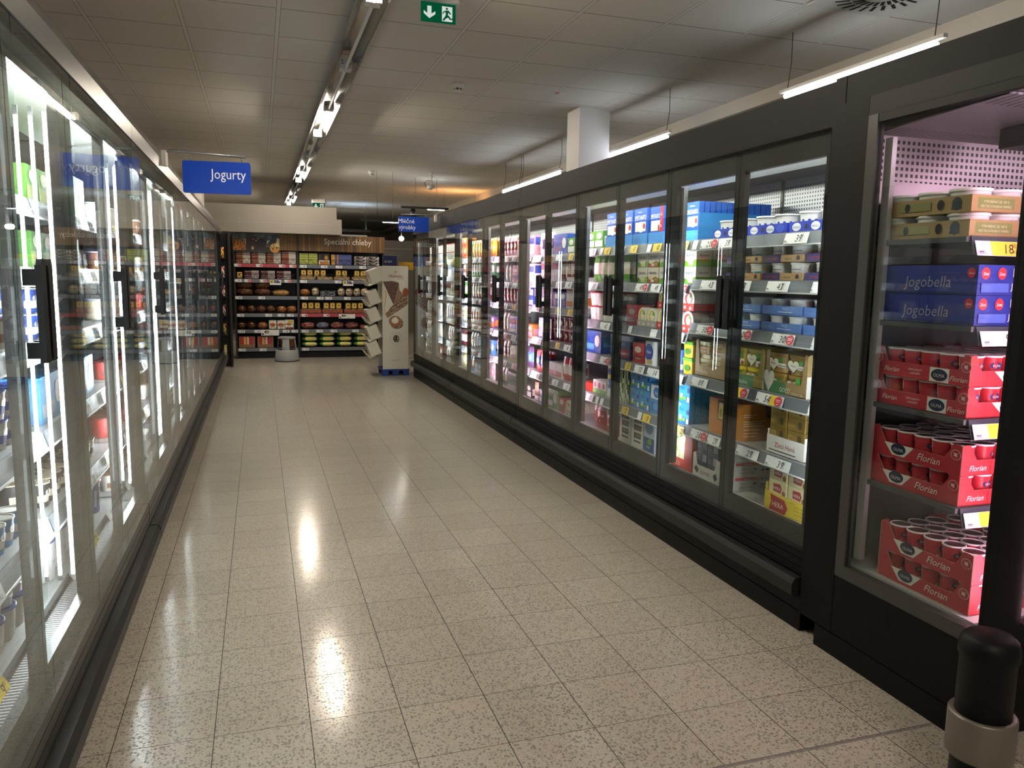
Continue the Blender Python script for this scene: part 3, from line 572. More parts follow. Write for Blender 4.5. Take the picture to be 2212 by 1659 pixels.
boxk('kid_box', 'cream_dessert_box', 'box', 'yellow dessert box, striped top', .105, .06, .225, '#f0d23c', [('r', -.5, .84, .5, 1, '#f2f0ea'), ('r', -.5, .84, -.3, 1, '#c8322e'), ('r', -.1, .84, .1, 1, '#c8322e'), ('r', .3, .84, .5, 1, '#c8322e'), ('e', 0, .4, .4, .16, '#f4e9b0'), ('t', 'pribinacek', 0, .6, .12, '#c8322e', .2), ('e', .2, .28, .14, .06, '#d8632c'), ('r', -.4, .06, .3, .1, '#c9a52c')])
# --- mixed
tubk('blue_pot', 'spread_pot', 'pot', 'tall blue spread pot', .042, .13, '#2c5bb0', '#2c66b8', [('r', -.6, .1, .6, .34, '#e9ddb8'), ('r', -.1, .4, .1, .95, '#cfd6e0')])
boxk('gervais_carton', 'cheese_carton', 'carton', 'dark blue cheese carton', .30, .22, .16, '#143a66', [('t', 'GERVAIS', 0, .55, .26, '#8fb0d0', .1), ('r', -.1, .08, .45, .45, '#a02a34'), ('t', 'Original', .18, .2, .16, '#f0d8d8', .2, .5)])
boxk('lambrino_box', 'cheese_box', 'box', 'red cheese box', .15, .09, .13, '#c33438', [('r', -.5, .1, .5, .4, '#8f2830'), ('t', 'Lambrino', 0, .17, .15, '#f0d0d0', 0, .85), ('e', 0, .66, .3, .16, '#e9e2d6')])
boxk('ocean_tub', 'fish_spread_tub', 'tub', 'blue and white fish spread tub', .125, .04, .15, '#f2f2ee', [('e', 0, .55, .44, .36, '#2b55b0'), ('t', 'Ryba', 0, .5, .2, '#ffffff', .2), ('e', .1, .16, .3, .1, '#d8c690')], r=.02)
boxk('kiri_tray', 'snack_tray', 'tray', 'white and blue snack tray', .16, .1, .19, '#4a94d2', [('r', -.45, .5, .45, .96, '#efeeea'), ('e', 0, .72, .25, .18, '#3c7cc0'), ('t', 'Kiri', 0, .66, .14, '#f0f4fa', 0, .4), ('r', -.4, .1, .4, .4, '#3a78bd'), ('e', 0, .25, .24, .12, '#5fa0d8')])
bagk('stick_bag', 'cheese_stick_bag', 'bag', 'blue and yellow cheese stick bag', .08, .02, .24, lambda u, v, f: mat('#e8d23c' if v > .62 else ('#3d78c4' if v > .3 else '#dfe9f4'), .3), [('e', 0, .78, .3, .1, '#2b55a8'), ('t', '3x', 0, .4, .1, '#ffffff')])
bagk('herb_bag', 'cheese_bag', 'bag', 'slim green herb cheese pack', .075, .025, .23, lambda u, v, f: mat('#567a34' if (u+v) % .5 > .2 else '#e4e8d4', .3))
boxk('green_snack', 'snack_box', 'box', 'white and green snack box', .07, .1, .10, '#eef0e6', [('r', -.5, 0, .5, .4, '#74b53a'), ('e', 0, .66, .3, .22, '#c24b78'), ('t', 'GO', 0, .1, .2, '#f5f8ee')])
boxk('red_slab', 'cheese_slice_pack', 'pack', 'red cheese slice pack', .19, .14, .02, '#c8352f', rough=.3)
bagk('salami_bag', 'sausage_bag', 'bag', 'red sausage bag', .20, .06, .20, lambda u, v, f: mat('#b5302f' if v < .7 else '#d8a0a0', .25), [('p', [(-.2, .3), (.2, .3), (0, .7)], '#e9dcd6'), ('p', [(.1, .5), (.4, .5), (.25, .85)], '#e9dcd6'), ('e', -.25, .75, .12, .1, '#e9dcd6')])
boxk('tofu_pack', 'tofu_pack', 'pack', 'dark sliced tofu pack', .12, .09, .05, '#5a4d44', [('r', -.5, .7, .5, 1, '#e8e6e0'), ('r', -.3, .2, .3, .5, '#87827c')], r=.006)
trayk('white_rack', 'display_tray', 'tray', 'white open rack tray', .16, .12, .225, '#e6e3dc', .12, .9, post=.02)
boxk('fish_carton', 'fish_carton', 'carton', 'blue patterned fish carton', .14, .1, .225, '#c9d6e4', [('r', -.5, .0, .5, .4, '#3a5f9a'), ('e', 0, .7, .38, .2, '#6f8fb0'), ('e', .1, .3, .2, .1, '#88b04a'), ('t', 'FISH', 0, .1, .1, '#f4f4f4')], R=[('e', 0, .5, .3, .2, '#c03a3a')])
boxk('box_white', 'white_box', 'box', 'plain pale grey carton', .26, .2, .13, '#c9c8c2', [('e', 0, .5, .2, .2, '#e5e4de'), ('t', 'FARMA', 0, .45, .14, '#7a7a76'), ('r', -.48, .1, -.42, .9, '#4b5a8c')])
# far bays: generic sachets, slabs, cartons and tubs in many colours
def gen(kind, c1, c2):
    key = f'{kind}:{c1}:{c2}'
    if key in PROTO: return key
    nm = {'#': ''}
    cn = CNAME.get(c1, 'pale') + ' and ' + CNAME.get(c2, 'white')
    if kind == 'bag': bagk(key, 'food_sachet', 'sachet', cn+' food sachet', .11, .04, .19, lambda u, v, f: mat(c1 if .25 < v < .7 else c2, .3), [('e', 0, .5, .3, .13, '#f0e8dc')])
    if kind == 'slim': boxk(key, 'sliced_meat_pack', 'pack', cn+' sliced food pack', .03, .14, .17, c1, [('r', -.5, .55, .5, .85, c2), ('r', -.5, .05, .5, .3, '#e6dfe0')], R=[('r', -.4, .5, .4, .9, c2), ('e', 0, .3, .3, .14, '#c98a80')], rough=.3)
    if kind == 'box': boxk(key, 'food_carton', 'carton', cn+' food carton', .14, .12, .12, c1, [('r', -.45, .1, .45, .45, c2), ('e', .05, .72, .3, .18, '#f2eee4')], R=[('r', -.4, .2, .4, .7, c2)])
    if kind == 'big': boxk(key, 'display_carton', 'carton', cn+' display carton', .30, .2, .16, c1, [('r', -.45, .12, .1, .4, c2), ('e', .28, .55, .14, .26, '#efe9df')], R=[('r', -.4, .3, .4, .7, c2)])
    if kind == 'tub': tubk(key, 'food_tub', 'tub', cn+' food tub', .05, .1, c1, c2, [('e', 0, .5, .35, .25, '#f0ede4')])
    if kind == 'cup': tubk(key, 'dessert_cup', 'cup', cn+' dessert cup', .038, .085, c1, c2, [('r', -.7, .2, .7, .5, c2), ('e', 0, .6, .3, .14, '#f2efe8')], taper=.78, lidh=.06, n=12)
    if kind == 'bottle':
        b = MB(); r = .032; b.lathe([(r*.9, 0), (r, .01), (r, .12), (r*.45, .155), (r*.4, .175)], [mat(c1, .3), mat(c1, .3), mat(c1, .3), mat(c2, .3)], 12, (0, r)); b.disc(r*.4, .175, mat(c2, .3), 12, (0, r)); b.disc(r*.9, 0, mat(c1, .3), 12, (0, r), False)
        l = MB(); l.lathe([(r*1.01, .03), (r*1.01, .09)], mat(c2, .4), 12, (0, r)); reg(key, 'drink_bottle', 'bottle', cn+' drink bottle', (.067, .067, .176), [('body', b), ('sleeve', l)])
    if kind == 'pail':
        tubk(key, 'yogurt_bucket', 'bucket', cn+' yogurt bucket', .075, .15, c1, c2, [('r', -.8, .2, .8, .7, '#dfe3ea'), ('t', 'jogurt', 0, .4, .12, '#28407c')], taper=.9, lidh=.1, n=16, seal='#e9ebee')
    return key
CNAME = {'#f2f0ea': 'white', '#2b4fa8': 'blue', '#c43a3a': 'red', '#e0b83a': 'yellow', '#5c9a3c': 'green', '#7a5a8c': 'purple', '#d98a3a': 'orange', '#8a5a3c': 'brown', '#e6a8b8': 'pink', '#5aa0d8': 'light blue', '#2c2c34': 'black', '#c9b48c': 'tan', '#b9bdc4': 'grey', '#7a2c30': 'maroon', '#1f5a8a': 'deep blue', '#b8c878': 'lime', '#e8dcc0': 'cream', '#3a6a4a': 'dark green'}
# ------------------------------------------------------------------ end cabinet with the side window
EX, EY0, EY1 = 2.135, 1.74, 2.42
L = (3.0, 2.1, 0); EC = thing('refrigerated_cabinet', 'black end cabinet with a side window onto red trays of yogurt cups', 'refrigerator', L)
m = MB()
m.box(EX, EX+.03, 2.395, 2.585, .095, 2.155, CHAR); m.box(EX+.03, 4.0, 2.44, 2.585, .09, 2.155, CHAR)
m.box(EX, EX+.03, EY0, 2.392, .095, .335, CHAR)
m.box(EX+.001, 4.0, EY0+.02, 2.487, 0, .09, BLK); m.box(EX+.03, 4.0, EY0, EY0+.04, .09, .34, CHAR)
m.build('body', EC, L)
m = MB(); m.box(EX-.001, 4.0, EY0-.03, 2.392, 2.085, 2.155, CHAR2); m.box(EX+.015, EX+.1, EY0-.1, 2.535, 2.158, 2.262, CHAR); m.box(EX+.015, EX+.1, 2.539, 2.598, 2.158, 2.262, CHAR)
for y, z in ((2.62, 2.235), (2.62, 2.185)): pass
m.build('top_fascia', EC, L)
m = MB(); fm = mat('#474745', .35, .2)
m.box(EX-.002, EX+.03, 2.345, 2.392, .335, 2.085, fm); m.box(EX-.002, EX+.03, EY0, 2.345, .335, .385, fm)
m.box(EX, EX+.03, EY0, EY0+.012, .385, 2.085, BLK); m.box(EX, EX+.03, EY0+.012, 2.345, 2.055, 2.085, BLK)
wf = m.build('window_frame', EC, L)
MB().box(EX+.006, EX+.02, EY0+.012, 2.345, .385, 2.055, GLASS).build('glass', wf, L)
MB().box(EX+.04, 4.0, 2.405, 2.42, 1.66, 2.06, PERF_E).build('back_lining', EC, L); MB().box(EX+.04, 4.0, 2.405, 2.42, .36, 1.658, mat('#17161a', .5)).build('lower_lining', EC, L)
MB().box(EX+.04, 4.0, EY0+.06, 2.405, .36, .39, SHELFM).build('deck', EC, L); MB().box(EX+.03, 4.0, EY0+.05, 2.44, 2.065, 2.08, DARKIN).build('roof_panel', EC, L)
m = MB(); m.box(EX, EX+.125, EY0-.03, EY0-.001, .345, 2.08, BLK); m.box(EX+.125, 4.0, EY0-.03, EY0-.001, .345, .42, BLK); m.box(EX+.125, 4.0, EY0-.03, EY0-.001, 2.0, 2.08, BLK); fd = m.build('door', EC, L)
MB().box(EX+.125, 4.0, EY0-.022, EY0-.008, .42, 2.0, GLASS).build('glass', fd, L)
m = MB(); m.extrude([(1.86, 2.062), (2.405, 2.03), (2.405, 2.025), (1.86, 2.055)], (EX+.04, 0, 0), (0, 1, 0), (0, 0, 1), (1, 0, 0), 1.8, m_perf('#77737a', '#151515', 0, .03, .2, -9, 9, .4, .5)); m.build('ceiling_panel', EC, L)
MB().box(EX+.04, EX+.06, 2.31, 2.345, .42, 2.0, mat('#c9c4c8', .3, .4)).build('mullion', EC, L)
for x in (2.25, 3.05): MB().box(x, x+.022, EY0+.03, EY0+.04, .42, 2.0, m_emit('#ffc9e2', 36.)).build('light_strip', EC, L)
MB().box(EX+.1, 3.9, EY0+.06, EY0+.075, 2.04, 2.05, m_emit('#ffd9ec', 30.)).build('light_strip', EC, L)
ESZ = (.74, 1.04, 1.345, 1.635); EYS = {.39: 1.845, .74: 1.925, 1.04: 1.925, 1.345: 1.93, 1.635: 1.98}
for z in ESZ:
    yf = EYS[z]
    m = MB(); m.box(EX+.045, 3.9, yf-.01, 2.40, z-.018, z-.0005, mat('#4b4b4f', .4)); sh = m.build('shelf', EC, L)
    m = MB(); m.extrude([(yf-.032, z-.06), (yf-.027, z-.06), (yf-.01, z), (yf-.015, z)], (EX+.06, 0, 0), (0, 1, 0), (0, 0, 1), (1, 0, 0), 1.7, mat('#3b3f4a', .35)); m.build('price_rail', sh, L)
c = thing('temperature_display', 'black box with blue digits 33 under the end cabinet ceiling', 'display', (2.62, 2.12, 1.965))
L2 = (2.62, 2.12, 1.965); m = MB(); m.box(2.545, 2.76, 2.06, 2.2, 1.965, 2.034, mat('#15141a', .4)); m.build('body', c, L2)
m = MB(); m.box(2.60, 2.74, 2.056, 2.06, 1.97, 2.03, mat('#2a2c3c', .2)); s_ = m.build('screen', c, L2)
m = MB(); m.text('33', .04, (2.685, 2.055, 1.988), (1, 0, 0), (0, 0, 1), m_emit('#4fa0ff', 3.)); m.text('1 2 0 0 1 4', .012, (2.66, 2.055, 1.974), (1, 0, 0), (0, 0, 1), m_emit('#c8c8ff', 1.)); m.build('digits', s_, L2)
tag(MB().box(2.64, 2.73, 2.05, 2.12, 1.961, 1.9645, '#d8d4da').build('sticker'), 'small white sticker under the blue-digit temperature display', 'sticker')

# yogurt cups, trays
tubk('florian_cup', 'yogurt_cup', 'cup', 'red and white yogurt cup', .0365, .098, '#c02c3a', '#efe6ea', [('p', [(-1.2, .6), (-.4, .52), (.1, .6), (.6, .74), (1.2, .6), (1.2, .9), (-1.2, .9)], '#efe9ea'), ('e', .1, .66, .3, .12, '#25306a'), ('t', 'OLMA', .1, .62, .1, '#ffffff', 0, .4), ('t', 'Florian', .05, .3, .2, '#f6e8ea', .3, .9)], lidh=.07, seal='#4a1020', n=14, taper=.8)
COW = [('e', 0, 0, 1, 1)]
def emblem(u, v, r, col, bg): return [('e', u, v, r, r*3.4, col), ('e', u, v, r*.9, r*3.1, bg), ('e', u, v-.02, r*.34, r*1.5, col), ('p', [(u-r*.6, v+r*1.7), (u-r*.2, v+r*1.1), (u+r*.2, v+r*1.1), (u+r*.6, v+r*1.7), (u+r*.25, v+r*.6), (u-r*.25, v+r*.6)], col), ('e', u, v-r*1.2, r*.24, r*.5, bg)]
RED = '#b92f3b'
FS = [('p', [(-.34, .5), (.0, .5), (-.1, .1), (-.24, .1)], '#ece6e4'), ('e', -.17, .34, .085, .2, '#1c2440'), ('t', 'OLMA', -.17, .26, .16, '#ece6e4', 0, .13), ('t', 'Florian', .17, .17, .34, '#f2e8e6', .3, .36)]
trayk('florian_tray', 'yogurt_tray', 'tray', 'red yogurt tray', .262, .40, .105, RED, .5, .5, [('t', 'Florian', -.22, .15, .26, '#f6eaea', .3, .4), ('r', -.02, .05, .0, .45, '#9c2630'), ('t', 'SMETANOVY', .24, .32, .1, '#f6eaea', 0, .4), ('t', 'a JOGURT', .24, .2, .1, '#f6eaea', 0, .4)]+emblem(.45, .6, .06, '#f0dcdc', RED),
      L=FS+emblem(.445, .66, .05, '#f0dcdc', RED), R=FS, post=.045, inner='#b99a78')
FT = [('r', .1, .02, .3, .48, '#ece6e4'), ('e', .2, .25, .085, .2, '#1c2440'), ('t', 'OLMA', .2, .18, .16, '#ece6e4', 0, .13), ('t', 'Florian', -.32, .16, .24, '#f2e8e6', .3, .26), ('t', 'Florian', .4, .12, .24, '#f2e8e6', .3, .2), ('t', 'SMETANOVY', -.05, .28, .1, '#f2e8e6', 0, .18), ('t', 'a JOGURT', -.05, .16, .1, '#f2e8e6', 0, .18)]
trayk('florian_tray_logo', 'yogurt_tray', 'tray', 'red yogurt tray with white logo patch', .262, .40, .105, RED, .5, .5, [('p', [(-.1, .48), (.5, .48), (.3, .05), (.1, .05)], '#f2e9ea'), ('e', .2, .3, .16, .18, '#25306a'), ('t', 'OLMA', .2, .23, .15, '#ffffff', 0, .26)], L=FT+emblem(.47, .62, .05, '#f0dcdc', RED)+emblem(-.47, .62, .05, '#f0dcdc', RED), post=.03, inner='#b99a78')
NAVY = '#27348c'
boxk('jogo_tray', 'yogurt_carton', 'carton', 'dark blue yogurt carton', .262, .40, .098, NAVY, [('e', -.38, .72, .07, .2, '#c8323c'), ('t', 'Zott', -.38, .66, .13, '#ffffff', .2, .1), ('e', -.12, .72, .07, .2, '#c8323c'), ('t', 'Zott', -.12, .66, .13, '#ffffff', .2, .1), ('t', 'Jogobella', .24, .2, .3, '#e9e6f4', 0, .5), ('r', -.45, .1, .0, .4, '#4b62b4'), ('r', .05, .62, .45, .9, '#cfd0e8')],
     L=[('r', -.5, .0, .5, .12, '#1c2668'), ('t', 'Jogobella', .0, .25, .55, '#9a9aae', .1, .8), ('e', .44, .74, .04, .17, '#c8323c'), ('t', 'Zott', .44, .69, .1, '#ffffff', .2, .06)], top='#1d2150')
boxk('jogo_tray_green', 'yogurt_carton', 'carton', 'teal yogurt carton', .262, .40, .09, '#2a5a6a', [('t', 'Jogobella', .1, .2, .3, '#e9e6f4', 0, .6)], L=[('t', 'Jogobella', .2, .2, .3, '#8aa8b0', 0, .3), ('e', -.2, .5, .1, .3, '#3c7a4a')])
tubk('choc_tub', 'dessert_tub', 'tub', 'large white tub with blue band', .062, .075, WHT, WHT, [('r', -.95, .1, .95, .7, '#2f62c0'), ('p', [(-.3, .45), (-.1, .75), (.1, .75), (.3, .45)], '#e9ecf4')], n=18, lidh=.14)
trayk('kraft_tray', 'cardboard_tray', 'tray', 'brown cardboard tray with dark emblem', .262, .40, .058, '#a68a5c', .95, .95, [('r', -.4, .2, .2, .8, '#7f8a4c'), ('t', 'VYROBENO ZE 100 %', -.1, .52, .2, '#d9cfae', 0, .5), ('t', 'RECYKLOVANEHO PAPIRU', -.1, .26, .2, '#d9cfae', 0, .5)],
      L=[('e', .36, .5, .05, .38, '#2b3440'), ('r', .31, .18, .41, .32, '#2b3440'), ('e', -.38, .45, .04, .3, '#2b3440'), ('e', .2, .5, .035, .3, '#1d1c1a'), ('r', -.25, .25, .1, .75, '#8d8a50'), ('e', -.15, .5, .03, .26, '#1d1c1a')])
trayk('green_tray', 'yogurt_tray', 'tray', 'green yogurt tray', .13, .3, .09, '#3f8a3c', .8, .8, [('e', 0, .4, .2, .2, '#5aa04c')])
cntr = {}
def lab(desc, pos, place):
    k = (desc, pos, place); i = cntr.get(k, 0); cntr[k] = i+1
    return f'{desc}, {nth(i)} along {pos+", " if pos else ""}{place}'
Z0E = .3912
STK = {.39: 'bottom stack, end cabinet', .74: 'second stack up, end cabinet', 1.04: 'third stack up, end cabinet'}
for z, kt in ((.39, 'florian_tray'), (.74, 'florian_tray'), (1.04, 'florian_tray_logo')):
    for col in range(2):
        x = EX+.065+.131+col*.272
        for lay in range(2):
            zz = z+lay*.104+.0012
            side = 'window side' if col == 0 else 'inner side'
            y0_ = EYS[z]; put(kt, (x, y0_, zz), 0, f'{KIND[kt][3]}, {"upper" if lay else "lower"}, {side}, {STK[z]}', 'red yogurt trays in the end cabinet')
            for i in range(3):
                for j in range(5):
                    if lay == 0 and not (i == 0 and col == 0 or j == 0): continue
                    if col == 1 and lay == 1 and i == 2: continue
                    a_ = rnd.uniform(-.5, .5); put('florian_cup', (x-.131+.048+i*.083+.0365*math.sin(a_), y0_+.006+j*.0775+.0365-.0365*math.cos(a_), zz+.0035), a_, lab(f'red yogurt cup in {"upper" if lay else "lower"} tray', side, STK[z]), 'yogurt cups in the red trays')
for col in range(2):
    x = EX+.065+.131+col*.272
    sd = 'window side' if col == 0 else 'inner side'
    put('jogo_tray', (x, 1.93, 1.346), 0, f'dark blue yogurt carton, lower one, {sd} of the end cabinet'); put('jogo_tray', (x, 1.93, 1.4455), 0, f'dark blue yogurt carton, upper one, {sd} of the end cabinet')
    for lay in range(2):
        zz = 1.636+lay*.079
        put('kraft_tray', (x, 1.98, zz), 0, f'brown cardboard tray of white tubs, {"upper" if lay else "lower"}, {sd}, end cabinet')
        for i in range(2):
            for j in range(3): put('choc_tub', (x-.131+.066+i*.131, 1.9835+j*.131, zz+.0035), 0, lab(f'white tub in {"upper" if lay else "lower"} brown tray', sd, 'end cabinet'), 'white tubs in brown trays')
# ------------------------------------------------------------------ filling the shelves
SN = ('top', 'second', 'third', 'fourth', 'fifth', 'bottom')
ZSB = lambda bay: tuple(z+.0012 for z in SHELF_B.get(bay, SHELF_Z)+(DECK,))
ZS = ZSB(0)
BN = {0: 'bay beside end cabinet', 1: 'second bay from end cabinet', 2: 'third bay from end cabinet', 3: 'fourth bay from end cabinet', 4: 'fifth bay from end cabinet', 5: 'sixth bay from end cabinet', 6: 'seventh bay from end cabinet',
      10: 'first yogurt bay', 11: 'second yogurt bay', 12: 'third yogurt bay', 13: 'fourth yogurt bay', 14: 'fifth yogurt bay', 15: 'sixth yogurt bay', 16: 'seventh yogurt bay'}
TR = {}
def run(bay, sh, items, start=None, stop=None):
    """items from the near end: (key, n, layers, rows[, tray]) or a number for a gap"""
    left = bay >= 10
    lims = (PL if left else BAYS_R); i0 = bay-10 if left else bay
    y = (lims[i0] if start is None else start)+.03; end = (lims[i0+1] if stop is None else stop)-.02
    zb = ZSB(bay)[sh]
    for it in items:
        if isinstance(it, (int, float)): y += it; continue
        key, n, lay, rows = it[:4]; tr = it[4] if len(it) > 4 else None
        w, d, h, desc, nm = KIND[key]
        if tr:
            tw, td, th = KIND[tr][:3]; per = max(1, int((tw-.008)/w)); k = 0
            for t in range(n):
                if y+tw > end: break
                yc = y+tw/2
                for l in range(lay):
                    z = zb+l*(h+(.006 if th < 1.5*h else .0015))
                    if th < 1.5*h or l == 0: place(tr, left, yc, 0, z, f'{KIND[tr][3]}', l, lay if th < 1.5*h else 1, 0, sh, bay)
                    for a in range(per):
                        for r in range(rows):
                            if l < lay-1 and r > 0 and rows > 1: continue
                            place(key, left, y+tw/2+(a-(per-1)/2)*(tw-.01)/per, .006+r*(d+.002), z+.0035, desc, l, lay, r, sh, bay)
                y += tw+.012
        else:
            for a in range(n):
                if y+w > end: break
                for l in range(lay):
                    for r in range(rows): place(key, left, y+w/2, r*(d+.003), zb+l*(h+.0015)+.001, desc, l, lay, r, sh, bay)
                y += w+.004
        y += .008
def place(key, left, y, dep, z, desc, l, lay, r, sh, bay):
    pos = ('' if lay == 1 else 'upper ' if l == lay-1 and lay <= 2 else 'lower ' if l == 0 else 'topmost ' if l == lay-1 else 'middle ')+('back' if r == 1 else 'front' if r == 0 else 'rear')
    ds = desc
    words_ = len(ds.split())+len(pos.split())+len(BN[bay].split())+4
    if words_ > 16: ds = ' '.join(ds.replace(',', '').split()[:max(3, len(ds.split())-(words_-16))])
    lb = lab(ds, pos, f'{SN[sh]} shelf, {BN[bay]}')
    x = XL-.165-dep if left else XR+.165+dep
    put(key, (x, y, z), PI/2 if left else -PI/2, lb, f'{KIND[key][4].replace("_", " ")}s on the {SN[sh]} shelf, {BN[bay]}')
# ---- bay beside the end cabinet, near to far
run(0, 0, [.0, ('cream_tub', 1, 1, 2, 'cream_tray'), ('cream_tub', 1, 1, 2, 'cream_tray'), ('cream_tub', 1, 1, 2, 'cream_tray')], 2.72)
def one(key, y, sh, lb, dep=0., grp=None, dz=0.): return put(key, (XR+.165+dep, y, ZS[sh]+dz), -PI/2, lb, grp)
def packs():
    one('smet_carton', 3.915, 0, 'bright blue open carton of slim cream cheese packs, top shelf, by the cream tubs')
    for k in range(13): one('smet_pack', 3.915, 0, f'slim blue cream cheese pack, {nth(k)} from the front in the open carton', .01+k*.0365, 'slim packs in the blue carton', .0065)
    for k in range(8): one('smet_pack', 4.07, 0, f'slim blue cream cheese pack, {nth(k)} from the front, beside the open carton', .01+k*.034, 'slim packs beside the carton')
    for i, (y, kk, nm) in enumerate(((4.325, 'smet_pack_red', 'with red strip'), (4.54, 'smet_pack_b', 'next to the red-strip pack'), (4.74, 'smet_pack_b', 'third from the red-strip pack'), (4.96, 'smet_pack_b', 'fourth from the red-strip pack'))):
        for k in range(4): one(kk, y, 0, f'blue cream cheese pack {nm}, {nth(k)} from the front, top shelf', .005+k*.034, 'blue cream cheese packs', .0045)
        one('smet_lip', y, 0, f'blue cardboard lip in front of the cream cheese pack {nm}', 0, 'blue cardboard lips')
boxk('smet_pack_b', 'cheese_spread_pack', 'box', 'blue cream cheese pack', .17, .028, .225, '#2a62c2', SM); trayk('smet_lip', 'display_tray', 'tray', 'blue cardboard lip', .19, .16, .075, '#4a8fd6', .95, .95)
packs()
run(0, 1, [('cottage_tub', 1, 2, 2, 'tan_tray'), ('cottage_tub_red', 1, 2, 2, 'tan_tray'), ('cottage_tub', 1, 2, 2, 'tan_tray'), ('cottage_tub', 1, 2, 2, 'tan_tray')], 2.595)
run(0, 2, [('store_tub_purple', 1, 2, 2, 'blue_tray'), ('store_tub_purple', 1, 2, 2, 'blue_tray'), ('store_tub_green', 1, 2, 2, 'blue_tray'), ('store_tub', 1, 2, 1, 'blue_tray_w')], 2.595)
run(0, 3, [('flora_gold', 1, 2, 2, 'flora_tray'), ('flora_yellow', 1, 2, 2, 'flora_tray_y'), .01, ('rama_tub', 1, 2, 2, 'rama_tray')], 2.83)
def gold():
    y0 = 2.85; put('gold_tray', (XR+.165, y0+.135, ZS[4]), -PI/2, 'white butter tray with red lettering, fifth shelf, bay beside end cabinet')
    for l in range(4):
        for a in range(2):
            for r in range(2): put('gold_butter', (XR+.172+r*.078, y0+.07+a*.13, ZS[4]+.004+l*.0635), -PI/2, f'gold foil butter block, {("bottom", "second", "third", "top")[l]} layer, {"near" if a == 0 else "far"} column, {"front" if r == 0 else "back"}, white tray', 'gold butter blocks')
gold()
one('orange_crate', 3.485, 4, 'orange pate carton with white lettering, behind the gold butter'); one('orange_crate', 3.485, 4, 'second orange pate carton, standing right behind the first', .245)
def hera():
    y0 = 2.78; put('hera_tray', (XR+.15, y0+.155, ZS[5]), -PI/2, 'yellow baking fat tray with red lettering, bottom shelf, bay beside end cabinet')
    for l in range(3):
        for a in range(2): put('hera_pack', (XR+.157, y0+.085+a*.142, ZS[5]+.004+l*.0735), -PI/2, f'cream baking fat block, {("lower", "middle", "upper")[l]}, {"near" if a == 0 else "far"} column, yellow tray', 'baking fat blocks')
    for a in range(2): put('hera_pack', (XR+.252, y0+.085+a*.142, ZS[5]+.152), -PI/2, f'cream baking fat block lying in the second row, {"near" if a == 0 else "far"} one', 'baking fat blocks')
hera()
for l in range(3):
    for nm, y, dep in (('front', 3.42, 0), ('second', 3.30, .24), ('third', 3.08, .24)): put('yeast_box', (XR+.16+dep, y, ZS[5]+l*.0785), -PI/2, f'white yeast box with red label, {("bottom", "middle", "top")[l]} of the {nm} pile', 'yeast boxes')
put('cow_tray', (XR+.15, 3.62, ZS[5]), -PI/2, 'white tray with black cow spots, bottom shelf, beside the red carton')
for l in range(3):
    for a in range(2): put('navy_butter', (XR+.158, 3.565+a*.108, ZS[5]+.004+l*.0715), -PI/2, f'navy butter block, {("bottom", "middle", "top")[l]} layer, {"near" if a == 0 else "far"} column, cow-spot tray', 'navy butter blocks')
# ---- second bay
put('red_carton', (XR+.15, 3.92, ZS[5]), -PI/2, 'red butter carton with window, bottom shelf, next to the cow-spot tray')
for l in range(3):
    for a in range(2): put('green_butter', (XR+.158, 3.855+a*.134, ZS[5]+.004+l*.0715), -PI/2, f'pale green butter block, {("bottom", "middle", "top")[l]} layer, {"near" if a == 0 else "far"} column, red carton', 'green butter blocks')
run(1, 5, [('kid_box', 1, 1, 3), .04, ('fish_carton', 1, 1, 1), ('tofu_pack', 1, 4, 1, 'white_rack'), ('tofu_pack', 1, 3, 1, 'white_rack'), .04, ('salami_bag', 2, 1, 4), ('box_white', 1, 1, 1)], 4.05)
run(1, 4, [('kiri_box', 2, 2, 9), .03, ('kiri_tray', 1, 1, 2), ('kiri_box', 2, 2, 2), .03, ('herb_bag', 2, 1, 2), ('stick_bag', 2, 1, 3), ('green_snack', 3, 1, 1)], 3.81)
run(1, 3, [('spread_green', 1, 2, 2), .005, ('blue_pot', 3, 1, 4), .03, ('ocean_tub', 1, 1, 3), ('lambrino_box', 1, 1, 2), .03, ('gervais_carton', 1, 1, 1)], 3.80)
run(1, 2, [('round_red', 1, 2, 4), ('round_red', 1, 2, 4), .02, ('round_yellow', 1, 2, 4), ('round_grey', 2, 1, 4), ('lambrino_box', 1, 1, 3)], 3.81)
run(1, 1, [('apetito_box', 1, 2, 3), ('apetito_box_red', 1, 2, 3), ('apetito_box_blue', 1, 2, 3), ('apetito_box_red', 1, 2, 3), ('apetito_box', 1, 2, 3), .03], 3.81)
G = gen
W, B_, R_, Y_, GR, PU, OR, BR, PK, LB, BK, TN, GY, MA, DB, LI, CR, DG = ('#f2f0ea', '#2b4fa8', '#c43a3a', '#e0b83a', '#5c9a3c', '#7a5a8c', '#d98a3a', '#8a5a3c', '#e6a8b8', '#5aa0d8', '#2c2c34', '#c9b48c', '#b9bdc4', '#7a2c30', '#1f5a8a', '#b8c878', '#e8dcc0', '#3a6a4a')
run(1, 0, [(G('box', GR, W), 2, 1, 2)], 5.07)
run(1, 1, [(G('big', Y_, W), 0, 1, 1), (G('bag', CR, GR), 5, 1, 2)], 4.66)
run(1, 2, [(G('tub', W, R_), 5, 2, 2)], 4.86)
run(1, 3, [(G('big', B_, LB), 1, 1, 1)], 5.05)
run(1, 4, [('red_slab', 1, 3, 1)], 5.16)
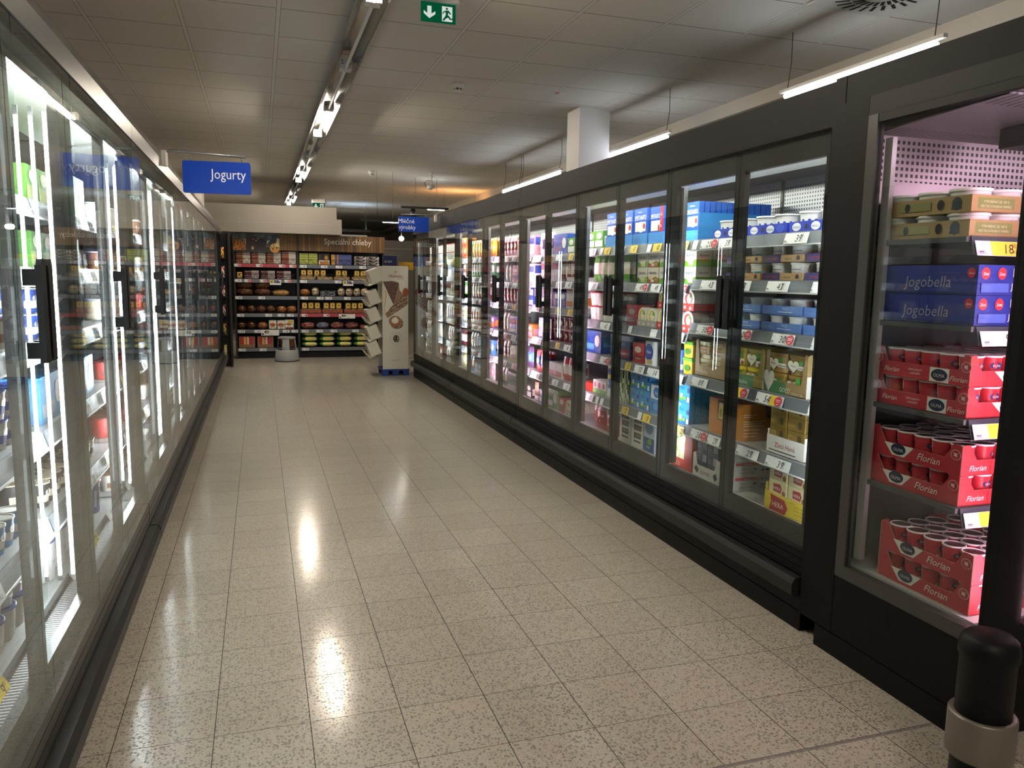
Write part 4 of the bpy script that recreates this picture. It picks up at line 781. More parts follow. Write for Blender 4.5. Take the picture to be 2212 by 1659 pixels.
# ---- third bay onwards
run(2, 0, [.03, (G('box', GR, W), 2, 1, 2), (G('big', B_, PU), 1, 1, 1), (G('bag', PU, W), 5, 1, 1)])
run(2, 1, [.03, (G('bag', CR, BR), 4, 1, 2), (G('slim', W, R_), 6, 1, 1), (G('slim', PK, R_), 6, 1, 1)])
run(2, 2, [.03, (G('box', W, OR), 2, 2, 1), (G('box', B_, PU), 2, 1, 1), (G('big', PU, W), 1, 1, 1), (G('bag', R_, PK), 2, 1, 1), (G('tub', PK, R_), 1, 1, 1)])
run(2, 3, [.03, (G('box', LB, W), 1, 1, 1), (G('tub', MA, PK), 4, 2, 1), (G('slim', MA, W), 5, 1, 1), (G('slim', B_, W), 4, 1, 1)])
run(2, 4, [.03, (G('bag', W, R_), 3, 1, 1), (G('box', W, R_), 2, 1, 2), (G('bag', B_, R_), 4, 1, 2)])
run(2, 5, [.03, ('round_grey', 2, 1, 5), (G('box', R_, BR), 1, 1, 1), (G('big', GR, W), 1, 1, 1), (G('box', B_, W), 1, 1, 1), (G('slim', BR, TN), 3, 1, 1)])
run(3, 0, [.03, (G('slim', PK, B_), 7, 1, 1), (G('slim', OR, PK), 7, 1, 1), (G('bag', MA, PK), 5, 1, 1)])
run(3, 1, [.03, (G('slim', W, B_), 9, 1, 1), (G('big', PK, PU), 1, 1, 1), (G('bag', W, GY), 3, 1, 1)])
run(3, 2, [.03, (G('slim', B_, W), 5, 1, 1), (G('box', GY, R_), 2, 1, 1), (G('bag', R_, MA), 5, 1, 2)])
run(3, 3, [.03, (G('box', OR, PK), 3, 1, 1), (G('slim', B_, R_), 7, 1, 1), (G('bag', CR, TN), 4, 1, 2)])
run(3, 4, [.03, (G('bag', LB, PU), 3, 1, 1), (G('big', LI, BR), 1, 1, 1), (G('bag', BR, TN), 4, 1, 1)])
run(3, 5, [.03, (G('box', BK, W), 3, 1, 1), (G('slim', GY, DG), 8, 1, 1), (G('bag', W, DG), 3, 1, 1)])
run(4, 0, [.03, (G('bag', Y_, OR), 8, 1, 2), (G('bag', Y_, GR), 2, 1, 1)])
run(4, 1, [.03, (G('big', DG, W), 1, 1, 1), (G('bag', W, GR), 6, 1, 1)])
run(4, 2, [.03, (G('bag', W, R_), 2, 1, 1), (G('bag', OR, Y_), 3, 1, 1), (G('bag', CR, MA), 4, 1, 1)])
run(4, 3, [.03, (G('box', PU, OR), 3, 1, 1), (G('bag', OR, W), 5, 1, 1)])
run(4, 4, [.03, (G('big', LB, BK), 2, 1, 1), (G('bag', W, BR), 3, 1, 1)])
run(4, 5, [.03, (G('bag', PK, W), 3, 1, 1), (G('box', LB, W), 3, 1, 1), (G('bag', OR, LB), 2, 1, 1)])
run(5, 0, [.03, (G('box', OR, R_), 2, 2, 1), (G('bag', DG, W), 3, 1, 1), (G('tub', W, R_), 4, 2, 1)])
run(5, 1, [.03, (G('slim', BR, W), 4, 1, 1), (G('box', R_, B_), 2, 1, 1), (G('box', LB, B_), 2, 1, 1), (G('slim', W, LB), 6, 1, 1)])
run(5, 2, [.03, (G('bag', CR, GR), 3, 1, 1), (G('bag', Y_, GR), 4, 1, 1), (G('tub', W, GR), 3, 1, 1)])
run(5, 3, [.03, (G('bag', TN, W), 5, 1, 1), (G('bag', W, GY), 4, 1, 1)])
run(5, 4, [.03, (G('bag', W, MA), 5, 1, 1), (G('bag', PK, W), 3, 1, 1)])
run(5, 5, [.03, (G('bag', CR, TN), 3, 1, 1), (G('bottle', GR, DG), 6, 1, 1), (G('bag', BR, W), 2, 1, 1)])
run(6, 0, [.03, (G('tub', W, MA), 8, 2, 1)])
run(6, 1, [.03, (G('bottle', W, GY), 12, 1, 1)])
run(6, 2, [.03, (G('slim', GY, MA), 12, 1, 1), (G('bag', W, GY), 5, 1, 1)])
run(6, 3, [.03, (G('slim', W, GY), 16, 1, 1), (G('bag', W, TN), 4, 1, 1)])
run(6, 4, [.03, (G('bag', CR, W), 9, 1, 1)])
run(6, 5, [.03, (G('big', MA, TN), 1, 1, 1), (G('bag', BR, TN), 7, 1, 1)])
# ---- left-hand yogurt cabinets (bay 10 starts at y=1.60)
run(10, 0, [.25, (G('big', B_, W), 1, 1, 1), (G('big', TN, R_), 1, 1, 1), (G('big', TN, R_), 1, 1, 1)])
run(10, 1, [.3, (G('cup', W, GY), 9, 1, 2)])
run(10, 2, [.3, (G('box', LB, BK), 2, 1, 2), (G('box', LB, W), 2, 1, 2), (G('cup', W, BR), 4, 1, 2)])
run(10, 3, [.3, (G('cup', B_, W), 5, 2, 2), (G('pail', B_, W), 1, 1, 1), (G('cup', W, B_), 3, 2, 1)])
run(10, 4, [.3, (G('cup', BR, GY), 4, 1, 2), (G('cup', LB, W), 5, 1, 2), (G('box', W, R_), 1, 1, 1)])
run(10, 5, [.3, (G('cup', BK, OR), 5, 1, 3), (G('tub', W, B_), 4, 2, 2)])
run(11, 0, [.08, (G('box', GR, LI), 2, 1, 2), (G('box', LI, TN), 2, 1, 2), (G('big', GR, W), 1, 1, 1)])
run(11, 1, [.08, (G('box', GR, LI), 2, 1, 2), (G('box', LI, GY), 3, 1, 2)])
run(11, 2, [.08, (G('cup', B_, W), 4, 2, 2), (G('cup', GY, PU), 4, 2, 2)])
run(11, 3, [.08, (G('big', LB, GY), 1, 1, 1), (G('cup', GY, W), 3, 1, 1), (G('big', LB, GY), 1, 1, 1)])
run(11, 4, [.08, (G('cup', BK, CR), 4, 1, 2), (G('cup', CR, BK), 6, 1, 2)])
run(11, 5, [.06, (G('pail', W, B_), 5, 1, 2), (G('pail', B_, R_), 2, 1, 1)])
for b_ in range(12, 17):
    pal = [(W, GY), (BR, W), (CR, GY), (R_, MA), (GY, BK), (W, BR)]
    for s_ in range(6):
        c1, c2 = pal[(s_+b_) % 6] if s_ != 4 or b_ != 12 else (R_, MA)
        run(b_, s_, [.06, (G('cup' if s_ % 2 else 'tub', c1, c2), 9, 1, 1)])
# ------------------------------------------------------------------ price tags
def tagk(w, col, big='', small='', red=False, yel=None, dark=INK, h=.05):
    key = f'tag{w}{col}{big}{small}{red}{yel}{dark}'
    if key in PROTO: return key
    b = MB(); b.box(-w/2, w/2, 0, .001, 0, h, mat(col, .4)); p = MB(); els = []
    if yel: els.append(('r', yel[0], .02, yel[1], .98, '#f2cf3c'))
    if big:
        u = yel[2] if yel and len(yel) > 2 else (.12 if not red else .0)
        els += [('t', big, u, .17, .92, dark, .15, .3)]
        if small: els += [('t', small, u+.03*len(big)+.09*.05/w*2.2, .55, .42, dark, .1, .16), ('t', 'Kč', u+.03*len(big)+.09*.05/w*2.2, .17, .32, dark, .1, .14)]
    els += [('r', -.46, .12, -.30, .16, '#8a8d92'), ('r', -.46, .72, -.34, .75, '#b6b8bb'), ('r', -.46, .2, -.36, .3, '#6a6d72')]
    if red: els += [('e', .36, .5, .028/w, .46, '#d0323c'), ('r', .36-.015/w, .58, .36+.015/w, .64, '#f4dfe0'), ('r', .36-.015/w, .44, .36+.015/w, .5, '#f4dfe0'), ('p', [(.36-.012/w, .3), (.36, .14), (.36+.014/w, .36), (.36, .22)], '#ffffff')]
    art(p, els, w, h, lambda x, z, k: (x, -EPS*k, z))
    PROTO[key] = ('shelf_price_tag', 'price tag', [(n, q.data(n)) for n, q in (('plate', b), ('print', p)) if q.f]); KIND[key] = (w, .001, h, 'price tag', 'price_tag'); return key
def rtag(bay, sh, y, key, desc):
    left = bay >= 10; z = ZSB(bay)[sh]-.052 if sh < 5 else DECK-.035
    x = XL-.113 if left else XR+.113
    if sh == 5: x = XL-.108 if left else XR+.108
    put(key, (x, y, z), PI/2 if left else -PI/2, lab(desc, '', f'{SN[sh]} shelf edge, {BN[bay]}'), 'price tags on the shelf edges', rx=-.28 if sh < 5 else -.5)
w_ = lambda n, big, red=False, w=.16: (tagk(w, '#eceeee', big, '90', red), f'white price tag reading {big}')
def yw(big, w=.10): return tagk(w, '#f0cf45', big, '90'), f'yellow price tag reading {big}'
def sw(w=.05): return tagk(w, '#eceeee'), 'small white shelf label'
def dk(w=.05): return tagk(w, '#4a5160'), 'small dark shelf label'
YR = lambda big, yel, lb: (tagk(.2, '#eceeee', big, '90', True, yel), 'white and yellow price tag reading '+big)
NEAR = {0: [(2.94, w_(0, '39')), (3.49, w_(0, '39', False, .13)), (3.65, w_(0, '21', True)), (3.79, sw())],
        1: [(2.78, sw(.07)), (3.05, w_(0, '43')), (3.34, w_(0, '43')), (3.63, w_(0, '43'))],
        2: [(2.76, sw(.06)), (2.99, w_(0, '30', True)), (3.31, w_(0, '30', True)), (3.65, w_(0, '30', True))],
        3: [(2.76, sw()), (3.06, YR('54', (.02, .24, -.08), 0)), (3.33, YR('54', (.02, .24, -.08), 0)), (3.68, w_(0, '89'))],
        4: [(2.97, w_(0, '39', False, .18)), (3.21, w_(0, '29', False, .18)), (3.51, w_(0, '29', False, .12)), (3.66, w_(0, '26', True))],
        5: [(2.80, sw(.07)), (2.93, yw('16')), (3.02, sw()), (3.14, w_(0, '19', True)), (3.31, (tagk(.1, '#eceeee', '4', '', True), 'white price tag reading 4')), (3.57, YR('69', (.06, .24, -.1), 0)), (3.76, w_(0, '64', True, .15))]}
for s_, l_ in NEAR.items():
    for y, (k, d) in l_: rtag(0, s_, y, k, d)
NEAR2 = {0: [(3.91, yw('54')), (4.0, sw()), (4.22, yw('45')), (4.32, sw()), (4.53, yw('45')), (4.68, sw()), (4.93, yw('45')), (5.02, sw()), (5.18, w_(0, '59', False, .13))],
         1: [(3.92, w_(0, '49', True, .13)), (4.07, w_(0, '49', False, .13)), (4.22, w_(0, '49', False, .12)), (4.40, w_(0, '49', True)), (4.77, w_(0, '29', True)), (5.15, w_(0, '59'))],
         2: [(3.90, sw(.07)), (4.0, sw(.07)), (4.22, sw(.08)), (4.54, sw()), (4.71, yw('47', .09)), (4.93, w_(0, '42'))],
         3: [(3.88, sw()), (3.98, sw(.06)), (4.2, w_(0, '54')), (4.39, w_(0, '32', False, .13)), (4.55, yw('32', .08)), (4.91, w_(0, '14', True))],
         4: [(3.86, yw('32', .08)), (3.92, sw(.04)), (3.99, yw('32', .08)), (4.27, yw('28')), (4.36, sw()), (4.57, yw('22')), (4.94, sw()), (5.02, sw()), (5.15, w_(0, '52', False, .12))],
         5: [(3.92, (tagk(.08, '#22252b', '6', '90', False, None, '#f2f2f2'), 'black price tag reading 6')), (4.22, sw()), (4.30, yw('30', .08)), (4.39, sw()), (4.48, yw('35', .08)), (4.56, sw()), (4.65, yw('37', .08)), (4.76, sw()), (4.91, yw('26', .08)), (5.13, yw('47', .08)), (5.22, sw())]}
for s_, l_ in NEAR2.items():
    for y, (k, d) in l_: rtag(1, s_, y, k, d)
for bay in range(2, 7):
    for s_ in range(6):
        a, b_ = BAYS_R[bay]+.06, BAYS_R[bay+1]-.08; n = 4 if bay < 5 else 3
        for i in range(n):
            y = a+(b_-a)*(i+.5)/n+rnd.uniform(-.03, .03)
            k, d = yw(str(rnd.randint(19, 59)), .09) if rnd.random() < .25 else w_(0, str(rnd.randint(19, 79)), rnd.random() < .3, .13); rtag(bay, s_, y, k, d)
for bay in (10, 11, 12):
    for s_ in range(6):
        for i in range(3):
            y = PL[bay-10]+.25+i*.36; k, d = yw(str(rnd.randint(9, 39)), .10) if (i+s_) % 3 == 0 else w_(0, str(rnd.randint(12, 45)), False, .13); rtag(bay, s_, y, k, d)
# tags in the end cabinet, hung below the shelf fronts
for z, big, nm, yy in ((.74, '9', 'second', 1.925), (1.04, '9', 'third', 1.925), (1.345, '9', 'fourth', 1.93), (1.635, '18', 'top', 1.98)):
    if z == 1.345: k = tagk(.20, '#e6dfea', big, '90', False, (.28, .5, .08))
    else: k = tagk(.20, '#dcd6ea', big, '90', False, (-.18, .5, .2))
    put(k, (2.30, yy-.04, z-.062), 0, f'pale price tag with yellow field reading {big}, {nm} shelf of the end cabinet', 'price tags of the end cabinet', rx=-.3)
# ------------------------------------------------------------------ bread shelves at the aisle end
BY, BX0, BX1, BXM = 14.35, -.43, 2.17, .645
L = (.87, 14.6, 0)
BR_ = thing('bread_rack', 'black bread shelving under the timber header at the aisle end', 'shelving', L)
SB = mat('#1d1c1c', .5)
m = MB(); m.box(BX0, BX1, 14.95, 15.0, .1, 2.2, SB); m.box(BX0, BX0+.03, BY+.02, 14.95, .0, 2.2, SB); m.box(BX1-.03, BX1, BY+.02, 14.95, 0, 1.9, SB); m.box(BXM-.02, BXM+.02, BY+.05, 14.95, 0, 2.18, SB); m.box(BX0, BX1, BY+.12, 14.95, 0, .1, mat('#0e0d0d', .6)); m.build('body', BR_, L)
BZ = (1.665, 1.40, 1.105, .80, .515, .19)
for i, z in enumerate(BZ):
    for a, b in ((BX0+.03, BXM-.02), (BXM+.02, BX1-.03)):
        m = MB(); m.box(a, b, BY+.02, 14.95, z-.02, z, SB); sh = m.build('shelf', BR_, L)
        MB().box(a, b, BY, BY+.012, z-.062, z-.002, mat('#a8434c', .4) if (i == 0 and a < 0) or (i == 3 and a > 0) else mat('#6b6f76', .4)).build('price_rail', sh, L)
        m = MB(); wr = mat('#141313', .5)
        for zz in (z+.006, z+.09): m.tube([(a+.01, BY+.02, zz), (b-.01, BY+.02, zz)], .0035, wr, 4)
        n = 11
        for k in range(n):
            x0 = a+.01+(b-a-.02)*k/n; x1 = x0+(b-a-.02)/n; xm = (x0+x1)/2
            m.tube([(x0, BY+.02, z+.006), (xm, BY+.02, z+.09)], .0025, wr, 4); m.tube([(xm, BY+.02, z+.09), (x1, BY+.02, z+.006)], .0025, wr, 4)
        if i < 5: m.build('wire_guard', sh, L)
# header boards
WOOD = m_wood(0)
t = thing('header_sign', 'timber slat header reading Specialni chleby over the bread shelves', 'sign', (1.4, BY, 1.9))
L2 = (1.4, BY, 1.9); MB().box(.655, 2.18, BY-.04, BY-.01, 1.90, 2.183, WOOD).build('board', t, L2)
m = MB(); m.text('Speciální chleby', .145, (1.52, BY-.044, 2.03), (1, 0, 0), (0, 0, 1), mat('#eee4d2', .5), 0, .83); m.build('lettering', t, L2)
tag(MB().box(.345, .645, BY-.04, BY-.01, 1.90, 2.183, WOOD).build('header_board'), 'plain short timber slat board between the header sign and the pastry picture', 'board')
t = thing('picture_header', 'dark header picture of chocolate pastry and a muffin above the bread shelves', 'sign', (-.04, BY, 1.9))
L2 = (-.04, BY, 1.9); MB().box(-.43, .34, BY-.04, BY-.01, 1.86, 2.183, m_speck('#3b3f42', '#6b6f6f', 9, 'slate_print')).build('board', t, L2)
m = MB(); f = lambda x, z, k: (-.045+x, BY-.041-EPS*2*k, 1.86+z)
art(m, [('r', -.5, .0, .5, .28, '#23211f'), ('r', -.28, .38, -.18, .66, '#c9c6bd'), ('p', [(-.5, .1), (-.22, .1), (-.24, .62), (-.5, .66)], m_speck('#b5772e', '#5c1f10', 40, 'flapjack_print')), ('e', .0, .44, .225, .34, '#2a1411'), ('e', -.08, .55, .14, .3, '#36201a'), ('e', .1, .4, .12, .26, '#1f0f0d'), ('p', [(-.1, .12), (-.05, .16), (-.06, .3), (-.1, .28)], '#d6b27c'), ('p', [(-.08, .66), (-.05, .7), (-.04, .66)], '#efe6d6'), ('p', [(.02, .7), (.06, .73), (.05, .68)], '#efe6d6'), ('p', [(-.02, .6), (.03, .62), (.0, .57)], '#e9dfcc'), ('p', [(.22, .42), (.3, .62), (.24, .62)], '#d9d6ce'), ('e', .4, .24, .11, .26, '#c98f45'), ('p', [(.3, .34), (.42, .46), (.46, .76), (.5, .7), (.5, .3)], '#ecd9a0'), ('e', .36, .2, .014, .05, '#2a1711'), ('e', .44, .26, .012, .045, '#2a1711'), ('e', .38, .36, .01, .04, '#2a1711')], .77, .33, f); m.build('print', t, L2)
# goods on the bread shelves: (x, kind)
def lumpk(key, name, cat, desc, w, d, h, m, e=2.5):
    b = MB(); b.lump(w, d, h, m, 14, 7, e); b.v = [(x, y+d/2, z) for x, y, z in b.v]; reg(key, name, cat, desc, (w, d, h), [('body', b)])
TO = m_speck('#8a4a1c', '#c98a4a', 30, 'toasted_bread', .3); TO2 = m_speck('#4a2412', '#8a5a2c', 34, 'dark_bread', .3); TO3 = m_speck('#b98a4a', '#d8b070', 26, 'pale_bread', .3); POP = m_speck('#4c8c2c', '#3a7a2a', 12, 'green_bag', .35); NUT = m_speck('#8c2430', '#c9a48a', 40, 'nut_bag', .3); NUT2 = m_speck('#5a7a9a', '#c9a48a', 40, 'blue_nut_bag', .3)
lumpk('dark_loaf', 'bread_loaf', 'bread', 'dark seeded loaf in a clear bag', .28, .16, .13, TO2); lumpk('pale_loaf', 'bread_loaf', 'bread', 'golden baguette loaf in a clear bag', .29, .15, .11, TO3); lumpk('bun_bag', 'bun_bag', 'bread', 'clear bag of round buns', .15, .15, .14, TO2, 2.2); lumpk('roll_bag', 'roll_bag', 'bread', 'clear bag of brown rolls', .17, .16, .13, TO)
lumpk('white_bag', 'bread_bag', 'bread', 'clear bag of flat breads', .13, .14, .16, m_speck('#d8c9a8', '#8a6a4a', 22, 'flat_bread', .3)); lumpk('nut_bag', 'nut_bag', 'bag', 'red bag of nuts', .25, .14, .13, NUT, 2.2); lumpk('nut_bag_blue', 'nut_bag', 'bag', 'blue bag of nuts', .23, .14, .13, NUT2, 2.2)
def popk():
    b = MB(); w, d, h = .29, .16, .098
    b.lump(w, d, h, lambda u, v: '#e2d27c' if .6 < u < .88 and .25 < v < .8 else ('#3f8a2e' if u < .9 else '#2f6a9a'), 20, 8, 2.1); b.v = [(x, y+d/2, z) for x, y, z in b.v]; reg('popcorn_bag', 'popcorn_bag', 'bag', 'green popcorn bag', (w, d, h), [('body', b)])
popk()
def sweetpack(key, c1, c2, desc):
    b = MB(); b.rbox(-.12, .12, 0, .17, 0, .034, c1, .02, 3, .0); p = MB(); f = faces(.24, .17, .034); art(p, [('r', .0, 0, .5, 1, c2), ('r', -.5, .4, .5, .5, '#e9e0d0')], .24, .034, f['F']); art(p, [('r', .02, .05, .5, .95, c2), ('e', .2, .3, .1, .12, '#2c2420')], .24, .17, f['T']); reg(key, 'waffle_pack', 'pack', desc, (.25, .17, .036), [('body', b), ('print', p)])
sweetpack('waffle_red', m_speck('#8a3a1c', '#c98040', 16, 'waffle_a', .2), '#d8cdbd', 'brown waffle pack with white label'); sweetpack('waffle_dark', m_speck('#4a1a1a', '#8a4a30', 16, 'waffle_b', .2), '#9a8a8a', 'maroon waffle pack with grey label')
boxk('lime_box', 'crispbread_box', 'box', 'lime green crispbread box', .15, .14, .10, '#c3cc62', [('r', -.45, .2, .45, .3, '#6a7a2c'), ('r', -.4, .6, .4, .66, '#8a9a3c'), ('t', 'crisp', 0, .36, .2, '#4f5c22')]); boxk('cracker_box', 'cracker_box', 'box', 'cardboard box with orange front', .19, .14, .2, '#4a3a28', [('r', -.5, 0, .5, .42, '#e6e0d4'), ('r', -.4, .0, .4, .3, '#d8862a'), ('e', -.12, .66, .24, .24, '#231c22'), ('e', .2, .64, .16, .2, '#d8982c')])
boxk('rice_box', 'rice_cake_pack', 'pack', 'blue and yellow rice cake pack', .36, .16, .018, '#54609c', [('r', -.5, 0, -.32, 1, '#dfa83a'), ('r', -.22, 0, -.14, 1, '#c98a5a')], T=[('r', -.5, 0, -.32, 1, '#dfa83a')])
boxk('yellow_toast', 'toast_pack', 'bread', 'yellow toast pack', .09, .14, .115, '#d8b04a', [('r', -.5, 0, .5, .2, '#8a7a50'), ('e', 0, .62, .4, .3, '#e0c060'), ('e', 0, .6, .16, .16, '#8a3a1c')], rough=.3, r=.02); boxk('kraft_box', 'display_carton', 'carton', 'low cardboard carton', .27, .16, .055, '#a8865a', [('r', -.4, .1, .4, .3, '#e0d6c0')]); boxk('carton_red', 'display_carton', 'carton', 'terracotta carton', .36, .17, .07, '#a85a3a'); boxk('carton_brown', 'display_carton', 'carton', 'tall open brown carton of wafers', .27, .2, .2, '#8a6a44', [('r', -.42, .3, .42, .95, '#b03038'), ('r', -.2, .3, -.05, .95, '#d8b04a'), ('r', .0, .3, .12, .95, '#d9cdbd')])
boxk('white_toast', 'toast_pack', 'bread', 'white and orange toast pack', .13, .14, .16, '#e9e2d2', [('e', 0, .5, .35, .22, '#d8742c'), ('t', 'PENAM', 0, .4, .14, '#a03020')], rough=.3, r=.02); boxk('bun_white', 'bun_pack', 'bread', 'white and yellow bun pack', .16, .15, .17, '#efe9d8', [('e', .1, .75, .3, .16, '#e0b83a'), ('e', -.1, .55, .3, .12, '#c98a4a'), ('r', -.4, .05, .4, .2, '#a8502c')], rough=.3, r=.025)
boxk('tin_tray', 'foil_pack', 'pack', 'dark foil pack', .26, .16, .05, m_speck('#3a3a3c', '#8a8d90', 30, 'foil_print', .25)); boxk('silver_pack', 'flat_bread_pack', 'bread', 'white flat bread pack', .22, .15, .055, m_speck('#3a2a22', '#e6e0d8', 20, 'flat_print', .3), r=.01)
def disk():
    b = MB(); b.lathe([(.005, 0), (.125, 0), (.13, .008), (.13, .022), (.125, .03), (.0, .03)], TO, 18, (0, .14)); reg('pizza_base', 'pizza_base', 'bread', 'round pizza base', (.26, .28, .031), [('body', b)])
disk()
BPOS = ('top', 'second', 'third', 'fourth', 'fifth', 'bottom')
def bread(sh, x, key, n=1, lay=1, gap=.01, side=None):
    w, d, h, desc, nm = KIND[key]
    half = 'picture side' if x < BXM else 'sign side'
    for i in range(n):
        for l in range(lay):
            pos = '' if lay == 1 else ('bottom', 'second', 'third', 'fourth', 'fifth', 'sixth', 'seventh', 'eighth', 'ninth', 'tenth')[l]+' layer'
            put(key, (x+w/2, BY+.045, BZ[sh]+.001+l*(h+.001)), 0, lab(desc, pos, f'{BPOS[sh]} bread shelf, {half}'), f'{nm.replace("_", " ")}s on the bread shelves')
        x += w+gap
bread(0, -.395, 'waffle_red', 4, 6, .005); bread(0, .68, 'lime_box', 2, 2); bread(0, 1.01, 'cracker_box'); bread(0, 1.23, 'rice_box', 1, 10); bread(0, 1.64, 'silver_pack', 2, 3)
bread(1, -.38, 'yellow_toast', 1, 1); bread(1, -.26, 'waffle_dark', 3, 4, .02)
for x in (.68, .98, 1.28, 1.6): bread(1, x, 'kraft_box')
for i, x in enumerate((.70, .81, .93, 1.04, 1.31, 1.42, 1.64, 1.75)): put('yellow_toast', (x+.045, BY+.05, BZ[1]+.058), 0, f'yellow toast pack, {nth(i)} along the low cartons, second bread shelf', 'toast packs')
bread(2, -.40, 'dark_loaf', 2, 2, .02); bread(2, .2-.0, 'pale_loaf', 1, 1); bread(2, .33+.0, 'pale_loaf', 0); bread(2, .68, 'roll_bag', 1, 1); bread(2, .88, 'white_bag'); bread(2, 1.03, 'tin_tray', 1, 2); bread(2, 1.34, 'white_bag', 4)
bread(3, -.395, 'bun_bag', 4, 1, .015); bread(3, .27, 'roll_bag', 2, 1, .005)
for i, x in enumerate((.68, 1.06, 1.45)):
    bread(3, x, 'carton_red')
    for j in range(3): put('yellow_toast', (x+.07+j*.112, BY+.05, BZ[3]+.073), 0, f'yellow toast pack, {nth(j)} in the {nth(i)} terracotta carton', 'toast packs')
bread(4, -.40, 'bun_bag', 2); bread(4, -.06, 'roll_bag', 1); bread(4, .13, 'white_toast', 2); bread(4, .40, 'bun_white', 1); bread(4, .68, 'nut_bag', 1); bread(4, .95, 'nut_bag_blue', 1); bread(4, 1.2, 'nut_bag', 2); bread(4, 1.74, 'carton_red', 1)
bread(5, -.38, 'carton_brown', 2, 1, .04); bread(5, .32, 'pizza_base', 1, 6); bread(5, .69, 'popcorn_bag', 4, 3, .018)
def btag(i, x, big, red=False):
    put(tagk(.115, '#dfe0e0', big, '90', red), (x, BY-.0025, BZ[i]-.058), 0, lab(f'white price tag reading {big}', '', f'{BPOS[i]} bread shelf edge'), 'price tags on the bread shelves')
for i, row in enumerate((((-.36, '44', 1), (.0, '44', 1), (.38, '44', 1), (.56, '34', 1), (.74, '43', 0), (1.1, '54', 0), (1.36, '77', 0), (1.78, '49', 0)), ((-.36, '99', 0), (-.2, '42', 1), (.06, '42', 1), (.47, '42', 1), (.74, '57', 0), (1.34, '67', 0)), ((-.36, '48', 0), (.02, '63', 0), (.75, '38', 0), (1.02, '38', 0), (1.17, '40', 0), (1.5, '53', 0)), ((-.34, '53', 0), (.13, '57', 0), (.34, '42', 0), (.5, '54', 0), (.75, '10', 1), (1.13, '10', 1)), ((-.33, '57', 0), (-.06, '64', 0), (.42, '49', 0), (.57, '49', 0), (.75, '18', 0), (1.0, '22', 0), (1.25, '23', 0), (1.64, '10', 0)), ((-.33, '59', 0), (.02, '62', 0), (.75, '23', 0)))):
    for x, b, r in row: btag(i, x, b, bool(r))
def promo(key, w, h, els, pos, lb):
    b = MB(); b.box(-w/2, w/2, 0, .002, 0, h, mat('#e2e1da', .4)); p = MB(); art(p, els, w, h, lambda x, z, k: (x, -EPS*k, z)); PROTO[key] = ('shelf_promo_sign', 'sign', [('plate', b.data('plate')), ('print', p.data('print'))]); put(key, pos, 0, lb, 'promo cards on the bread shelves')
PB1 = [('r', -.46, .3, -.2, .95, '#c9b02c'), ('e', -.33, .62, .08, .2, '#8a7a1c'), ('r', -.14, .36, .42, .92, '#26345e'), ('r', -.1, .7, .2, .76, '#9aa4c4'), ('r', -.1, .56, .1, .62, '#9aa4c4'), ('e', .36, .78, .09, .18, '#d9b0a0')]
PB2 = [('r', -.47, .1, -.36, .4, '#2b3a4c'), ('e', -.2, .62, .14, .26, '#4a3a2a'), ('e', -.18, .6, .06, .12, '#c9c48a'), ('t', 'Zmena', .08, .3, .16, '#3a3a3c'), ('t', 'na etikete', .04, .08, .12, '#3a3a3c'), ('r', .2, .9, .46, .93, '#d8a0a0')]
promo('promo_a', .19, .09, PB1, (.26, BY-.006, BZ[1]-.10), 'promo card with yellow square, second bread shelf, under the picture'); promo('promo_b', .18, .09, PB1, (1.52, BY-.006, BZ[1]-.10), 'promo card with yellow square, second bread shelf, under the header sign')
promo('promo_c', .30, .10, PB2, (.15, BY-.008, BZ[4]-.105), 'white promo card with a dark round picture, fifth bread shelf, above the stool'); promo('promo_d', .29, .08, PB2, (1.49, BY-.008, BZ[3]-.09), 'white promo card with a dark round picture, fourth bread shelf edge')
# ------------------------------------------------------------------ kick stool
def stool():
    c = (.413, 13.9); R = lambda z: .205-.07*(z/.42)
    st = thing('step_stool', 'grey plastic kick step stool in front of the bread shelves', 'stool', (c[0], c[1], 0)); L = (c[0], c[1], 0)
    gm = mat('#8f908e', .5); m = MB(); n = 24
    m.lathe([(.205, .01), (.205, .03), (.185, .19), (.165, .2), (.16, .2)], gm, n, c); win = lambda k, i: not (k == 0 and (i % 6) in (1, 2, 3))
    m.lathe([(.165, .2), (.145, .385), (.14, .39)], gm, n, c, True, win); m.lathe([(.155, .2), (.132, .385)], gm, n, c, True, win)
    m.lathe([(.14, .385), (.15, .392), (.15, .415), (.135, .42), (.0, .42)], gm, n, c); m.build('body', st, L)
    m = MB(); m.lathe([(.2, .0), (.21, .004), (.21, .018), (.2, .02)], mat('#3a3a3a', .6), n, c); m.build('foot_ring', st, L)
stool()
# ------------------------------------------------------------------ cake display stand
MX0, MX1, MY = 1.715, 2.10, 11.53
L = (1.9, 11.75, 0)
ST = thing('display_stand', 'cream cardboard cake display stand on a blue pallet, side panel reading Marlenka'.replace(' reading Marlenka', ' with cakes'), 'display stand', L)
CRM = mat('#d9d4c4', .6); m = MB()
m.box(MX0, MX1, MY, MY+.01, .10, 1.635, CRM); m.box(MX0, MX1, MY+.47, MY+.48, .10, 1.635, CRM); m.box(MX0+.1, MX1-.005, MY+.0101, MY+.4699, .1, 1.6, CRM); m.build('body', ST, L)
for i, z in enumerate((1.36, 1.06, .80, .54, .30)):
    m = MB(); q = [(-.0, 0), (.28, .1), (.28, .11), (.0, .015), (-.03, .06), (-.035, .055)]
    m.extrude([(a, b) for a, b in ((.0, .0), (.28, .11), (.28, .116), (.004, .008), (-.06, .10), (-.066, .096))], (MX0-.19, MY+.012, z-.03), (1, 0, 0), (0, 0, 1), (0, 1, 0), .44, CRM); m.build('tray', ST, L)
p = MB(); W_, H_ = MX1-MX0, 1.535; f = lambda x, z, k: ((MX0+MX1)/2+x, MY-EPS*1.5*k, .10+z)
